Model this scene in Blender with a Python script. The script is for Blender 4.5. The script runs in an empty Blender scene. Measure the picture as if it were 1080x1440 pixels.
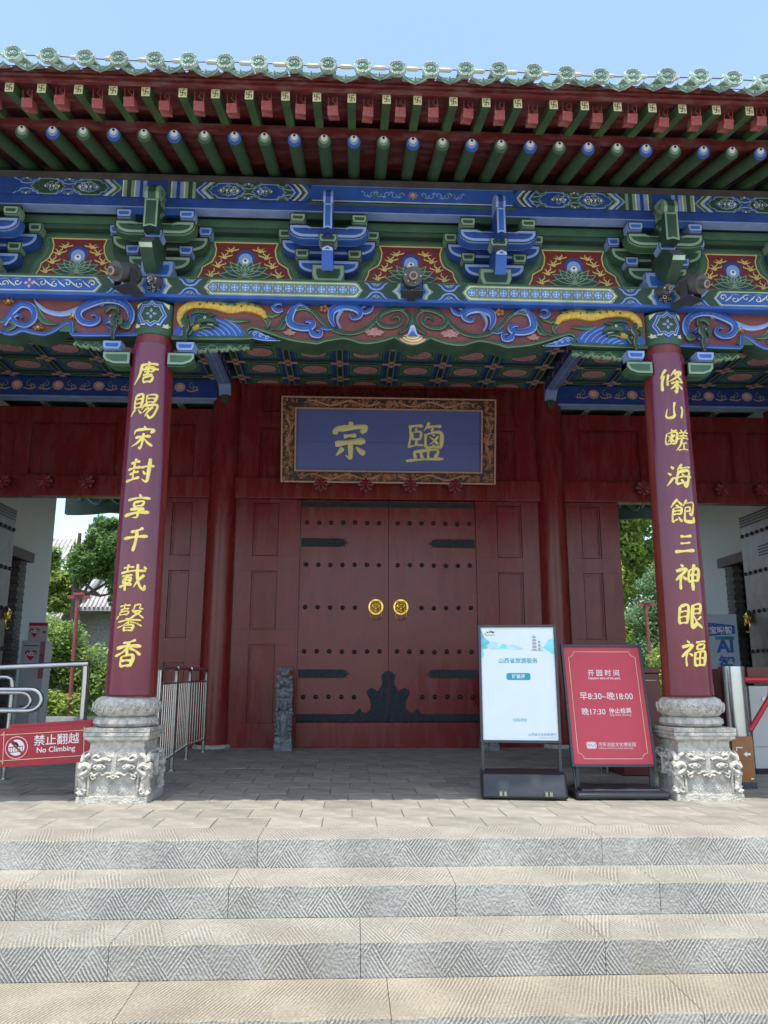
import bpy, bmesh, math, random
from math import sin, cos, pi, radians as R_
from mathutils import Vector, Matrix
random.seed(7)
C = bpy.context.scene.collection
sc = bpy.context.scene

# ------------------------------------------------------------------ camera
cd = bpy.data.cameras.new('camera'); cam = bpy.data.objects.new('camera', cd); C.objects.link(cam)
CR = Vector((0.99911947, -0.04189795, 0.00220241)); CU = Vector((-0.01072568, -0.2043158, 0.97884627)); CF = Vector((0.04056166, 0.97800798, 0.20458527))
m3 = Matrix((CR, CU, -CF)).transposed()
cam.matrix_world = Matrix.Translation((-0.5542, -7.0403, 1.0313)) @ m3.to_4x4()
cd.sensor_fit = 'VERTICAL'; cd.sensor_height = 36; cd.lens = 36 * 1095.13 / 1440
cd.clip_start = .05; cd.clip_end = 3000
sc.camera = cam
# ------------------------------------------------------------------ light
SUN_EL, SUN_AZ = R_(74.0), R_(186)      # azimuth clockwise from +Y (the sun stands behind the camera)
w = bpy.data.worlds.new('World'); sc.world = w; w.use_nodes = True
nt = w.node_tree; bg = nt.nodes['Background']
sky = nt.nodes.new('ShaderNodeTexSky'); sky.sky_type = 'NISHITA'; sky.sun_disc = False
sky.sun_elevation = SUN_EL; sky.sun_rotation = SUN_AZ; sky.air_density = 1.2; sky.dust_density = 1.8; sky.ozone_density = 2.2
nt.links.new(sky.outputs[0], bg.inputs[0]); bg.inputs[1].default_value = 0.14
sl = bpy.data.lights.new('sun', 'SUN'); sl.energy = 2.1; sl.angle = R_(.53); sl.color = (1, .955, .88)
so = bpy.data.objects.new('sun', sl); C.objects.link(so)
sd = Vector((sin(SUN_AZ) * cos(SUN_EL), cos(SUN_AZ) * cos(SUN_EL), sin(SUN_EL)))
so.rotation_euler = (-sd).to_track_quat('-Z', 'Y').to_euler(); so.location = (0, -10, 30)
sc.view_settings.view_transform = 'Standard'; sc.view_settings.look = 'None'
sc.view_settings.exposure = 1.32; sc.view_settings.gamma = 1
sc.render.engine = 'CYCLES'; sc.cycles.max_bounces = 8; sc.cycles.diffuse_bounces = 5; sc.cycles.glossy_bounces = 4

# ------------------------------------------------------------------ materials
MAT = {}
def mat(name, col, rough=.6, metal=0, var=.18, sc_=6, bump=0, bsc=60, dust=None, dcol=(.5, .45, .4), dsc=(8, 8, 1.2), rnd=0, coat=0, spec=.5, trans=0):
    if name in MAT: return MAT[name]
    m = bpy.data.materials.new(name); m.use_nodes = True; MAT[name] = m
    n = m.node_tree.nodes; l = m.node_tree.links; p = n['Principled BSDF']
    p.inputs['Roughness'].default_value = rough; p.inputs['Metallic'].default_value = metal
    p.inputs['Coat Weight'].default_value = coat; p.inputs['Coat Roughness'].default_value = .12
    p.inputs['Specular IOR Level'].default_value = spec
    tc = n.new('ShaderNodeTexCoord'); no = n.new('ShaderNodeTexNoise'); no.inputs['Scale'].default_value = sc_; no.inputs['Detail'].default_value = 6
    l.new(tc.outputs['Object'], no.inputs['Vector'])
    mr = n.new('ShaderNodeMapRange'); mr.inputs['From Min'].default_value = .3; mr.inputs['From Max'].default_value = .7
    mr.inputs['To Min'].default_value = 1 - var; mr.inputs['To Max'].default_value = 1 + var
    l.new(no.outputs['Fac'], mr.inputs['Value'])
    hs = n.new('ShaderNodeHueSaturation'); hs.inputs['Color'].default_value = (*col, 1)
    if rnd:
        oi = n.new('ShaderNodeObjectInfo'); m2 = n.new('ShaderNodeMapRange'); m2.inputs['To Min'].default_value = 1 - rnd; m2.inputs['To Max'].default_value = 1 + rnd
        l.new(oi.outputs['Random'], m2.inputs['Value']); mu = n.new('ShaderNodeMath'); mu.operation = 'MULTIPLY'
        l.new(mr.outputs[0], mu.inputs[0]); l.new(m2.outputs[0], mu.inputs[1]); l.new(mu.outputs[0], hs.inputs['Value'])
    else: l.new(mr.outputs[0], hs.inputs['Value'])
    out = hs.outputs['Color']
    if dust:
        mp = n.new('ShaderNodeMapping'); mp.inputs['Scale'].default_value = dsc; l.new(tc.outputs['Object'], mp.inputs['Vector'])
        n2 = n.new('ShaderNodeTexNoise'); n2.inputs['Scale'].default_value = 1; n2.inputs['Detail'].default_value = 8; n2.inputs['Roughness'].default_value = .65
        l.new(mp.outputs[0], n2.inputs['Vector'])
        m3_ = n.new('ShaderNodeMapRange'); m3_.inputs['From Min'].default_value = .47; m3_.inputs['From Max'].default_value = .75; m3_.inputs['To Max'].default_value = dust
        l.new(n2.outputs['Fac'], m3_.inputs['Value'])
        mx = n.new('ShaderNodeMix'); mx.data_type = 'RGBA'; l.new(m3_.outputs[0], mx.inputs['Factor']); l.new(out, mx.inputs['A']); mx.inputs['B'].default_value = (*dcol, 1)
        out = mx.outputs['Result']
        ra = n.new('ShaderNodeMath'); ra.operation = 'MULTIPLY_ADD'; l.new(m3_.outputs[0], ra.inputs[0]); ra.inputs[1].default_value = .5; ra.inputs[2].default_value = rough
        l.new(ra.outputs[0], p.inputs['Roughness'])
    l.new(out, p.inputs['Base Color'])
    if bump:
        nb = n.new('ShaderNodeTexNoise'); nb.inputs['Scale'].default_value = bsc; nb.inputs['Detail'].default_value = 5; l.new(tc.outputs['Object'], nb.inputs['Vector'])
        bp = n.new('ShaderNodeBump'); bp.inputs['Strength'].default_value = bump; bp.inputs['Distance'].default_value = .02
        l.new(nb.outputs['Fac'], bp.inputs['Height']); l.new(bp.outputs[0], p.inputs['Normal'])
    if trans:
        tr = n.new('ShaderNodeBsdfTranslucent'); l.new(out, tr.inputs['Color']); ms = n.new('ShaderNodeMixShader'); ms.inputs[0].default_value = trans
        l.new(p.outputs[0], ms.inputs[1]); l.new(tr.outputs[0], ms.inputs[2]); l.new(ms.outputs[0], n['Material Output'].inputs[0])
    return m
BLUE = mat('paint_blue', (.016, .058, .27), .55, dust=.25, dcol=(.12, .17, .3), dsc=(9, 9, 9))
BLUE2 = mat('paint_blue_mid', (.03, .105, .40), .55)
LBLUE = mat('paint_light_blue', (.25, .36, .64), .55, dust=.2, dcol=(.32, .37, .46), dsc=(9, 9, 9))
PBLUE = mat('paint_pale_blue', (.42, .52, .72), .55)
DGREEN = mat('paint_dark_green', (.025, .065, .038), .55, dust=.3, dcol=(.09, .12, .09), dsc=(9, 9, 9))
GREEN = mat('paint_green', (.045, .115, .058), .55, dust=.25, dcol=(.14, .18, .13), dsc=(9, 9, 9))
LGREEN = mat('paint_light_green', (.24, .36, .22), .55, dust=.25, dcol=(.3, .33, .27), dsc=(9, 9, 9))
PGREEN = mat('paint_pale_green', (.42, .55, .38), .55)
INK = mat('paint_black', (.008, .009, .012), .5)
GOLD = mat('paint_gold', (.68, .53, .16), .45, var=.12)
PGOLD = mat('paint_pale_gold', (.78, .72, .42), .5)
WHITE = mat('paint_white', (.8, .8, .76), .5, var=.06)
PINK = mat('paint_pink', (.74, .40, .38), .6)
RED = mat('paint_red', (.17, .014, .012), .45, dust=.2, dcol=(.22, .1, .09), dsc=(6, 6, 4))
OXRED = mat('lacquer_dark_red', (.195, .014, .014), .25, dust=.35, dcol=(.27, .10, .09), dsc=(7, 7, 1.3), var=.14, sc_=3, bump=.06, bsc=14)
COLRED = mat('column_red', (.21, .025, .018), .38, dust=.35, dcol=(.3, .15, .12), dsc=(9, 9, 1), var=.15, bump=.05, bsc=9)
BOARDRED = mat('eave_board_red', (.13, .014, .012), .6, dust=.6, dcol=(.28, .17, .15), dsc=(5, 12, 12))
PANELRED = mat('carved_ground_red', (.19, .045, .038), .6, dust=.3, dcol=(.3, .16, .14), dsc=(3, 9, 9))
CRIMSON = mat('couplet_crimson', (.15, .006, .03), .2, var=.12, coat=.5, sc_=4, dust=.16, dcol=(.3, .12, .14), dsc=(16, 16, 1.5), bump=.04, bsc=7)
GILD = mat('gilded_letter', (.95, .74, .17), .38, var=.12, sc_=30, bump=.3, bsc=50)
YEL = mat('dragon_yellow', (.72, .46, .07), .5, var=.25, sc_=30, bump=.6, bsc=70)
ORANGE = mat('fan_orange', (.75, .38, .07), .5)
BROWNF = mat('flower_brown', (.35, .14, .05), .6)
ROSE = mat('lotus_rose', (.42, .22, .2), .6)
TILE = mat('glazed_tile', (.36, .45, .36), .4, var=.5, sc_=25, bump=.8, bsc=45, rnd=.22, coat=.15, dust=.7, dcol=(.14, .15, .12), dsc=(20, 20, 20))
TILED = mat('glazed_tile_dark', (.10, .2, .13), .35, var=.4, sc_=30)
CEDGE = mat('tile_relief', (.09, .2, .13), .4)
STONE = mat('carved_stone', (.56, .53, .455), .85, var=.3, sc_=18, bump=1.0, bsc=60, dust=.55, dcol=(.24, .235, .21), dsc=(14, 14, 14))
STONEG = mat('grey_stone', (.23, .235, .23), .8, var=.6, sc_=22, bump=.9, bsc=60)
PAVER = mat('paving_stone', (.285, .265, .212), .8, var=.24, sc_=5, bump=.35, bsc=50, rnd=.16, dust=.5, dcol=(.15, .145, .13), dsc=(3, 3, 3))
JOINT = mat('joint_mortar', (.17, .16, .14), .9)
STEEL = mat('stainless_steel', (.52, .52, .5), .24, metal=1, var=.06)
IRON = mat('black_iron', (.03, .035, .04), .42, metal=.6, var=.4, sc_=25, bump=.5, bsc=90)
STUD = mat('stud_black', (.018, .018, .02), .32)
BRASS = mat('brass', (.85, .55, .12), .25, metal=1, var=.15, sc_=30)
BLACKP = mat('black_plastic', (.022, .024, .028), .38, var=.15)
FRAMEG = mat('grey_frame', (.05, .052, .056), .4, var=.1)
POSTW = mat('poster_white', (.76, .82, .81), .35, var=.02)
POSTR = mat('poster_red', (.56, .045, .062), .35, var=.03)
BARR = mat('barrier_red', (.38, .018, .032), .4, var=.04)
TEAL = mat('print_teal', (.02, .33, .42), .4, var=.02)
WASH1 = mat('print_wash', (.20, .62, .72), .4, var=.35, sc_=9)
WASH2 = mat('print_wash_pale', (.50, .76, .74), .4, var=.2, sc_=9)
INKT = mat('print_dark', (.05, .14, .16), .5)
CREAM = mat('print_cream', (.75, .62, .38), .4)
PLASTER = mat('plaster_white', (.74, .75, .72), .8, var=.06, sc_=2, dust=.15, dcol=(.42, .43, .42), dsc=(2, 2, 2))
BRICK = mat('grey_brick', (.17, .165, .155), .85, var=.25, sc_=20, bump=.5, rnd=.22)
BROWNW = mat('brown_wood', (.11, .045, .04), .6)
FRAMEC = mat('plaque_frame_dark', (.05, .025, .016), .5)
FRAMEB = mat('plaque_frame_copper', (.62, .32, .18), .42, var=.3, sc_=40)
PLQBLUE = mat('plaque_blue', (.115, .145, .40), .42, var=.08, sc_=2)
LAMPG = mat('spotlight_grey', (.10, .095, .09), .5, var=.2)
DARK = mat('dark_wood_and_shade', (.02, .018, .016), .8)  # near-black timber colour; also paints the shade inside the side doorways
LEAF = mat('leaf', (.21, .33, .08), .5, var=.5, sc_=1.3, trans=.5)
LEAFY = mat('leaf_light', (.38, .47, .11), .5, var=.4, sc_=1.6, trans=.5)
LEAFD = mat('leaf_cool', (.13, .24, .08), .55, var=.4, sc_=1.2, trans=.3)
BARK = mat('bark', (.1, .07, .05), .9, bump=.6, bsc=20)
GRASS = mat('grass', (.10, .17, .035), .7, var=.3, sc_=3, trans=.2)
SOIL = mat('soil', (.12, .14, .06), .9, var=.3)
GTILE = mat('grey_roof_tile', (.36, .35, .33), .7, var=.25, sc_=4)
CONC = mat('concrete', (.3, .3, .29), .8)

def chisel(name, c0, c1, per, hgt, pitch, lean=1.0):
    """dressed stone: hatching in alternate triangles; UV = metres along, metres across"""
    m = bpy.data.materials.new(name); m.use_nodes = True; MAT[name] = m
    n = m.node_tree.nodes; l = m.node_tree.links; p = n['Principled BSDF']; p.inputs['Roughness'].default_value = .85
    def M(op, a, b=None, c=None):
        x = n.new('ShaderNodeMath'); x.operation = op
        for i, v in enumerate((a, b, c)):
            if v is None: continue
            if isinstance(v, (int, float)): x.inputs[i].default_value = v
            else: l.new(v, x.inputs[i])
        return x.outputs[0]
    uv = n.new('ShaderNodeUVMap'); uv.uv_map = 'UVMap'; sx = n.new('ShaderNodeSeparateXYZ'); l.new(uv.outputs[0], sx.inputs[0])
    tc = n.new('ShaderNodeTexCoord')
    def N(s, d=5):
        q = n.new('ShaderNodeTexNoise'); q.inputs['Scale'].default_value = s; q.inputs['Detail'].default_value = d; l.new(tc.outputs['Object'], q.inputs['Vector']); return q.outputs['Fac']
    wob = N(5); wob2 = N(22)
    U = M('MULTIPLY_ADD', wob, .02, sx.outputs[0]); V = M('MULTIPLY_ADD', wob, .01, sx.outputs[1])
    if per:
        tri = M('PINGPONG', M('DIVIDE', U, per / 2), 1.0)
        zone = M('GREATER_THAN', tri, M('DIVIDE', V, hgt))
        th = math.atan2(hgt, per / 2)
        a = M('ADD', M('MULTIPLY', U, sin(th) * lean), M('MULTIPLY', V, cos(th)))
        b = M('SUBTRACT', M('MULTIPLY', U, sin(th) * lean), M('MULTIPLY', V, cos(th)))
        cc = M('ADD', M('MULTIPLY', a, zone), M('MULTIPLY', b, M('SUBTRACT', 1.0, zone)))
    else:
        cc = M('ADD', M('MULTIPLY', U, 1.0), M('MULTIPLY', V, lean)); zone = wob
    cc = M('MULTIPLY_ADD', wob2, pitch * .55, cc)
    s = M('SINE', M('MULTIPLY', cc, 2 * pi / pitch)); s = M('MULTIPLY_ADD', s, .5, .5)
    # wear: strength of the marks changes over the block
    wr = n.new('ShaderNodeMapRange'); wr.inputs['From Min'].default_value = .36; wr.inputs['From Max'].default_value = .66; wr.inputs['To Min'].default_value = .08; l.new(N(3.5), wr.inputs[0])
    s2 = M('MULTIPLY', M('SUBTRACT', s, .5), wr.outputs[0]); gr = M('MULTIPLY', M('SUBTRACT', N(60, 8), .5), 1.7)
    f = M('ADD', M('ADD', M('MULTIPLY', s2, 1.45), .5), gr)
    f = M('ADD', f, M('MULTIPLY', M('SUBTRACT', N(2.6, 8), .5), 1.3))
    oi = n.new('ShaderNodeObjectInfo'); f = M('ADD', f, M('MULTIPLY', M('SUBTRACT', oi.outputs['Random'], .5), .34))
    mx = n.new('ShaderNodeMix'); mx.data_type = 'RGBA'; mx.clamp_factor = True; l.new(f, mx.inputs['Factor']); mx.inputs['A'].default_value = (*c0, 1); mx.inputs['B'].default_value = (*c1, 1)
    m2 = n.new('ShaderNodeMix'); m2.data_type = 'RGBA'
    st = n.new('ShaderNodeMapRange'); st.inputs['From Min'].default_value = .55; st.inputs['From Max'].default_value = .75; st.inputs['To Max'].default_value = .4; l.new(N(2.2, 8), st.inputs[0])
    l.new(st.outputs[0], m2.inputs['Factor']); l.new(mx.outputs['Result'], m2.inputs['A']); m2.inputs['B'].default_value = (.29, .24, .17, 1)
    l.new(m2.outputs['Result'], p.inputs['Base Color'])
    bp = n.new('ShaderNodeBump'); bp.inputs['Strength'].default_value = .9; bp.inputs['Distance'].default_value = .006
    l.new(M('ADD', M('MULTIPLY', s2, 1.0), M('MULTIPLY', gr, .8)), bp.inputs['Height']); l.new(bp.outputs[0], p.inputs['Normal'])
    return m
CH_RISE = chisel('chiselled_riser', (.235, .23, .205), (.48, .465, .415), .25, .172, .0175)
CH_TREAD = chisel('chiselled_tread', (.20, .187, .148), (.37, .35, .285), .27, .43, .0205)
CH_SLAB = chisel('chiselled_slab', (.19, .168, .122), (.37, .325, .235), 0, 1, .02, lean=-.35)

# ------------------------------------------------------------------ mesh helpers
def XZ(y0): return lambda u, v, h: (u, y0 - h, v)           # faces the camera (-Y)
def XY(z0): return lambda u, v, h: (u, v, z0 - h)           # faces down
def cr(p, n=6, closed=False):
    """Catmull-Rom through points (any dimension)"""
    if len(p) < 3 and not closed: 
        return [tuple(a + (b - a) * t / n for a, b in zip(p[0], p[1])) for t in range(n + 1)]
    o = []; L = len(p); rng = range(L if closed else L - 1)
    for i in rng:
        g = (lambda k: p[k % L]) if closed else (lambda k: p[min(max(k, 0), L - 1)])
        a, b, c, d = g(i - 1), g(i), g(i + 1), g(i + 2)
        for t in range(n):
            t = t / n; t2 = t * t; t3 = t2 * t
            o.append(tuple(.5 * (2 * B + (Cc - A) * t + (2 * A - 5 * B + 4 * Cc - D) * t2 + (3 * B - A - 3 * Cc + D) * t3) for A, B, Cc, D in zip(a, b, c, d)))
    if not closed: o.append(tuple(p[-1]))
    return o
def wl(w, n):
    if isinstance(w, (int, float)): return [w] * n
    r = []
    for i in range(n):
        t = i / (n - 1) * (len(w) - 1); k = min(int(t), len(w) - 2); r.append(w[k] + (w[k + 1] - w[k]) * (t - k))
    return r
def offset(poly, d):
    """inward offset of a 2D polygon"""
    n = len(poly); ar = sum(poly[i][0] * poly[(i + 1) % n][1] - poly[(i + 1) % n][0] * poly[i][1] for i in range(n)); s = 1 if ar > 0 else -1
    o = []
    for i in range(n):
        p0, p1, p2 = poly[i - 1], poly[i], poly[(i + 1) % n]
        e1 = Vector((p1[0] - p0[0], p1[1] - p0[1])); e2 = Vector((p2[0] - p1[0], p2[1] - p1[1]))
        if e1.length < 1e-9 or e2.length < 1e-9: o.append(p1); continue
        e1.normalize(); e2.normalize(); n1 = Vector((-e1.y, e1.x)) * s; n2 = Vector((-e2.y, e2.x)) * s
        b = n1 + n2
        if b.length < 1e-6: o.append(p1); continue
        b.normalize(); k = d / max(.45, b.dot(n1)); o.append((p1[0] + b.x * k, p1[1] + b.y * k))
    return o
class MB:
    def __init__(s): s.v = []; s.f = []; s.m = []; s.mats = []; s.uv = {}
    def mi(s, m):
        if m not in s.mats: s.mats.append(m)
        return s.mats.index(m)
    def add(s, vs, fs, m):
        b = len(s.v); s.v += [tuple(x) for x in vs]; k = s.mi(m)
        for f in fs: s.f.append([b + i for i in f]); s.m.append(k)
        return s
    def box(s, x0, x1, y0, y1, z0, z1, m):
        return s.add([(x, y, z) for z in (z0, z1) for y in (y0, y1) for x in (x0, x1)], [(0, 2, 3, 1), (4, 5, 7, 6), (0, 1, 5, 4), (2, 6, 7, 3), (0, 4, 6, 2), (1, 3, 7, 5)], m)
    def cyl(s, a, b, r, m, n=12, r2=None, cap=True):
        a = Vector(a); b = Vector(b); d = (b - a).normalized(); u = d.orthogonal().normalized(); w_ = d.cross(u); r2 = r if r2 is None else r2
        vs = [a + (u * cos(2 * pi * i / n) + w_ * sin(2 * pi * i / n)) * r for i in range(n)] + [b + (u * cos(2 * pi * i / n) + w_ * sin(2 * pi * i / n)) * r2 for i in range(n)]
        fs = [(i, (i + 1) % n, n + (i + 1) % n, n + i) for i in range(n)]
        if cap: fs += [tuple(range(n))[::-1], tuple(range(n, 2 * n))]
        return s.add(vs, fs, m)
    def tube(s, pts, r, m, n=8, closed=False):
        pts = [Vector(p) for p in pts]; L = len(pts); rr = wl(r, L); vs = []; up = None
        for i, p in enumerate(pts):
            if closed: d = pts[(i + 1) % L] - pts[i - 1]
            else: d = pts[min(i + 1, L - 1)] - pts[max(i - 1, 0)]
            d.normalize()
            if up is None: up = d.orthogonal().normalized()
            up = (up - d * up.dot(d)); up.normalize(); q = d.cross(up)
            vs += [p + (up * cos(2 * pi * k / n) + q * sin(2 * pi * k / n)) * rr[i] for k in range(n)]
        fs = [(i * n + k, i * n + (k + 1) % n, ((i + 1) % L) * n + (k + 1) % n, ((i + 1) % L) * n + k) for i in range(L if closed else L - 1) for k in range(n)]
        if not closed: fs += [tuple(range(n))[::-1], tuple(range((L - 1) * n, L * n))]
        return s.add(vs, fs, m)
    def lathe(s, prof, cx, cy, m, n=32, rf=None, a0=0, a1=2 * pi):
        full = abs(a1 - a0 - 2 * pi) < 1e-6; k = n if full else n + 1; vs = []
        for r, z in prof:
            for i in range(k):
                a = a0 + (a1 - a0) * i / n; q = r * (rf(a, z) if rf else 1); vs.append((cx + q * cos(a), cy + q * sin(a), z))
        fs = [(j * k + i, j * k + (i + 1) % k, (j + 1) * k + (i + 1) % k, (j + 1) * k + i) for j in range(len(prof) - 1) for i in range(k if full else n)]
        return s.add(vs, fs, m)
    def ball(s, c, r, m, n=8, k=5, sq=(1, 1, 1)):
        vs = [(c[0], c[1], c[2] + r * sq[2])]
        for j in range(1, k):
            for i in range(n):
                a = pi * j / k; b = 2 * pi * i / n; vs.append((c[0] + r * sin(a) * cos(b) * sq[0], c[1] + r * sin(a) * sin(b) * sq[1], c[2] + r * cos(a) * sq[2]))
        vs.append((c[0], c[1], c[2] - r * sq[2])); L = len(vs) - 1
        fs = [(0, 1 + i, 1 + (i + 1) % n) for i in range(n)] + [(L, L - n + (i + 1) % n, L - n + i) for i in range(n)]
        fs += [(1 + j * n + i, 1 + (j + 1) * n + i, 1 + (j + 1) * n + (i + 1) % n, 1 + j * n + (i + 1) % n) for j in range(k - 2) for i in range(n)]
        return s.add(vs, fs, m)
    # --- painted / carved ornament in a (u,v) plane mapped by T(u,v,h)
    def poly(s, T, pts, m, h=0): return s.add([T(u, v, h) for u, v in pts], [tuple(range(len(pts)))], m)
    def disc(s, T, c, r, m, h=0, n=20, ry=None): return s.poly(T, [(c[0] + r * cos(2 * pi * i / n), c[1] + (ry or r) * sin(2 * pi * i / n)) for i in range(n)], m, h)
    def rect(s, T, u0, u1, v0, v1, m, h=0): return s.poly(T, [(u0, v0), (u1, v0), (u1, v1), (u0, v1)], m, h)
    def rib(s, T, pts, w_, m, h=0, n=5, closed=False, raw=False):
        p = pts if raw else cr(pts, n, closed)
        if closed: p = p + [p[0]]
        L = len(p); ww = wl(w_, L); vs = []
        for i in range(L):
            a = p[max(i - 1, 0)]; b = p[min(i + 1, L - 1)]
            if closed and i in (0, L - 1): a, b = p[L - 2], p[1]
            dx, dy = b[0] - a[0], b[1] - a[1]; q = math.hypot(dx, dy) or 1; nx, ny = -dy / q * ww[i] / 2, dx / q * ww[i] / 2
            vs += [T(p[i][0] + nx, p[i][1] + ny, h), T(p[i][0] - nx, p[i][1] - ny, h)]
        return s.add(vs, [(2 * i, 2 * i + 1, 2 * i + 3, 2 * i + 2) for i in range(L - 1)], m)
    def relief(s, T, pts, w_, me, mm, H, h0=0, n=7, ef=.7, groove=None):
        p = cr(pts, n); L = len(p); ww = wl(w_, L); A = []; offs = (-1, -.97, -ef, 0, ef, .97, 1); hs = (0, .55, .8, 1, .8, .55, 0)
        vs = []
        for i in range(L):
            a = p[max(i - 1, 0)]; b = p[min(i + 1, L - 1)]; dx, dy = b[0] - a[0], b[1] - a[1]; q = math.hypot(dx, dy) or 1; nx, ny = -dy / q * ww[i] / 2, dx / q * ww[i] / 2
            for o, hh in zip(offs, hs): vs.append(T(p[i][0] + nx * o, p[i][1] + ny * o, h0 + H * hh))
        k = 7
        for j, mm_ in enumerate((mm, me, mm, mm, me, mm)):
            s.add([], [], mm_)
        b = len(s.v); s.v += [tuple(x) for x in vs]
        for i in range(L - 1):
            for j in range(6):
                s.f.append([b + i * k + j, b + i * k + j + 1, b + (i + 1) * k + j + 1, b + (i + 1) * k + j]); s.m.append(s.mi(me if j in (1, 4) else (groove or mm) if j in (0, 5) else mm))
        for e in (0, L - 1): s.f.append([b + e * k + j for j in range(k)]); s.m.append(s.mi(mm))
        return s
    def outl(s, poly, yf, yb, ins, fill, side):
        """prism along Y: the front is painted in nested outlines"""
        n = len(poly); b = [(x, yb, z) for x, z in poly]; f = [(x, yf, z) for x, z in poly]
        s.add(f + b, [(i, (i + 1) % n, n + (i + 1) % n, n + i) for i in range(n)] + [tuple(range(n, 2 * n))], side)
        cur = poly; acc = 0
        for t, m in ins:
            acc += t; nx = offset(poly, acc)
            s.add([(x, yf, z) for x, z in cur] + [(x, yf, z) for x, z in nx], [(i, (i + 1) % n, n + (i + 1) % n, n + i) for i in range(n)], m); cur = nx
        s.add([(x, yf, z) for x, z in cur], [tuple(range(n))], fill); return s
    def build(s, name, parent=None, smooth=False, loc=None, **kw):
        me = bpy.data.meshes.new(name); me.from_pydata(s.v, [], s.f)
        for m in s.mats: me.materials.append(m)
        me.polygons.foreach_set('material_index', s.m)
        bm = bmesh.new(); bm.from_mesh(me); bmesh.ops.recalc_face_normals(bm, faces=bm.faces); bm.to_mesh(me); bm.free()
        if smooth:
            me.polygons.foreach_set('use_smooth', [True] * len(me.polygons))
            if smooth != 2:
                try: me.set_sharp_from_angle(angle=R_(38))
                except Exception: pass
        me.update(); return obj(name, me, parent, loc, **kw)
def obj(name, me, parent=None, loc=None, **kw):
    o = bpy.data.objects.new(name, me); C.objects.link(o)
    if parent: o.parent = parent
    if loc: o.location = loc
    for k, v in kw.items(): o[k] = v
    return o
def thing(name, label, cat, loc=(0, 0, 0), group=None):
    o = bpy.data.objects.new(name, None); C.objects.link(o); o.location = loc; o['label'] = label; o['category'] = cat; o.empty_display_size = .1
    if group: o['group'] = group
    return o
def tag(o, label, cat, group=None):
    o['label'] = label; o['category'] = cat
    if group: o['group'] = group
    return o
def bevel(o, w_=.01, seg=2):
    b = o.modifiers.new('b', 'BEVEL'); b.width = w_; b.segments = seg; b.limit_method = 'ANGLE'; return o
def copyp(o, parent=None, loc=None, lab=None):
    c = o.copy(); C.objects.link(c); c.parent = parent
    if loc is not None: c.location = loc
    if lab: c['label'] = lab
    for ch in o.children: copyp(ch, c)
    return c
def text(s, T, mb, u, v, size, m, h=.002, align='LEFT', bold=0, sx=1.0, ital=0):
    """flat printed lettering; u,v = baseline start"""
    cu = bpy.data.curves.new('t', 'FONT'); cu.body = s; cu.size = size; cu.align_x = align; cu.offset = bold; cu.fill_mode = 'FRONT'; cu.shear = ital; cu.resolution_u = 3
    o = bpy.data.objects.new('t', cu); C.objects.link(o); bpy.context.view_layer.update()
    me = bpy.data.meshes.new_from_object(o.evaluated_get(bpy.context.evaluated_depsgraph_get()))
    mb.add([T(u + p.co.x * sx, v + p.co.y, h) for p in me.vertices], [tuple(f.vertices) for f in me.polygons], m)
    bpy.data.objects.remove(o); bpy.data.curves.remove(cu); bpy.data.meshes.remove(me)
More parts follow.
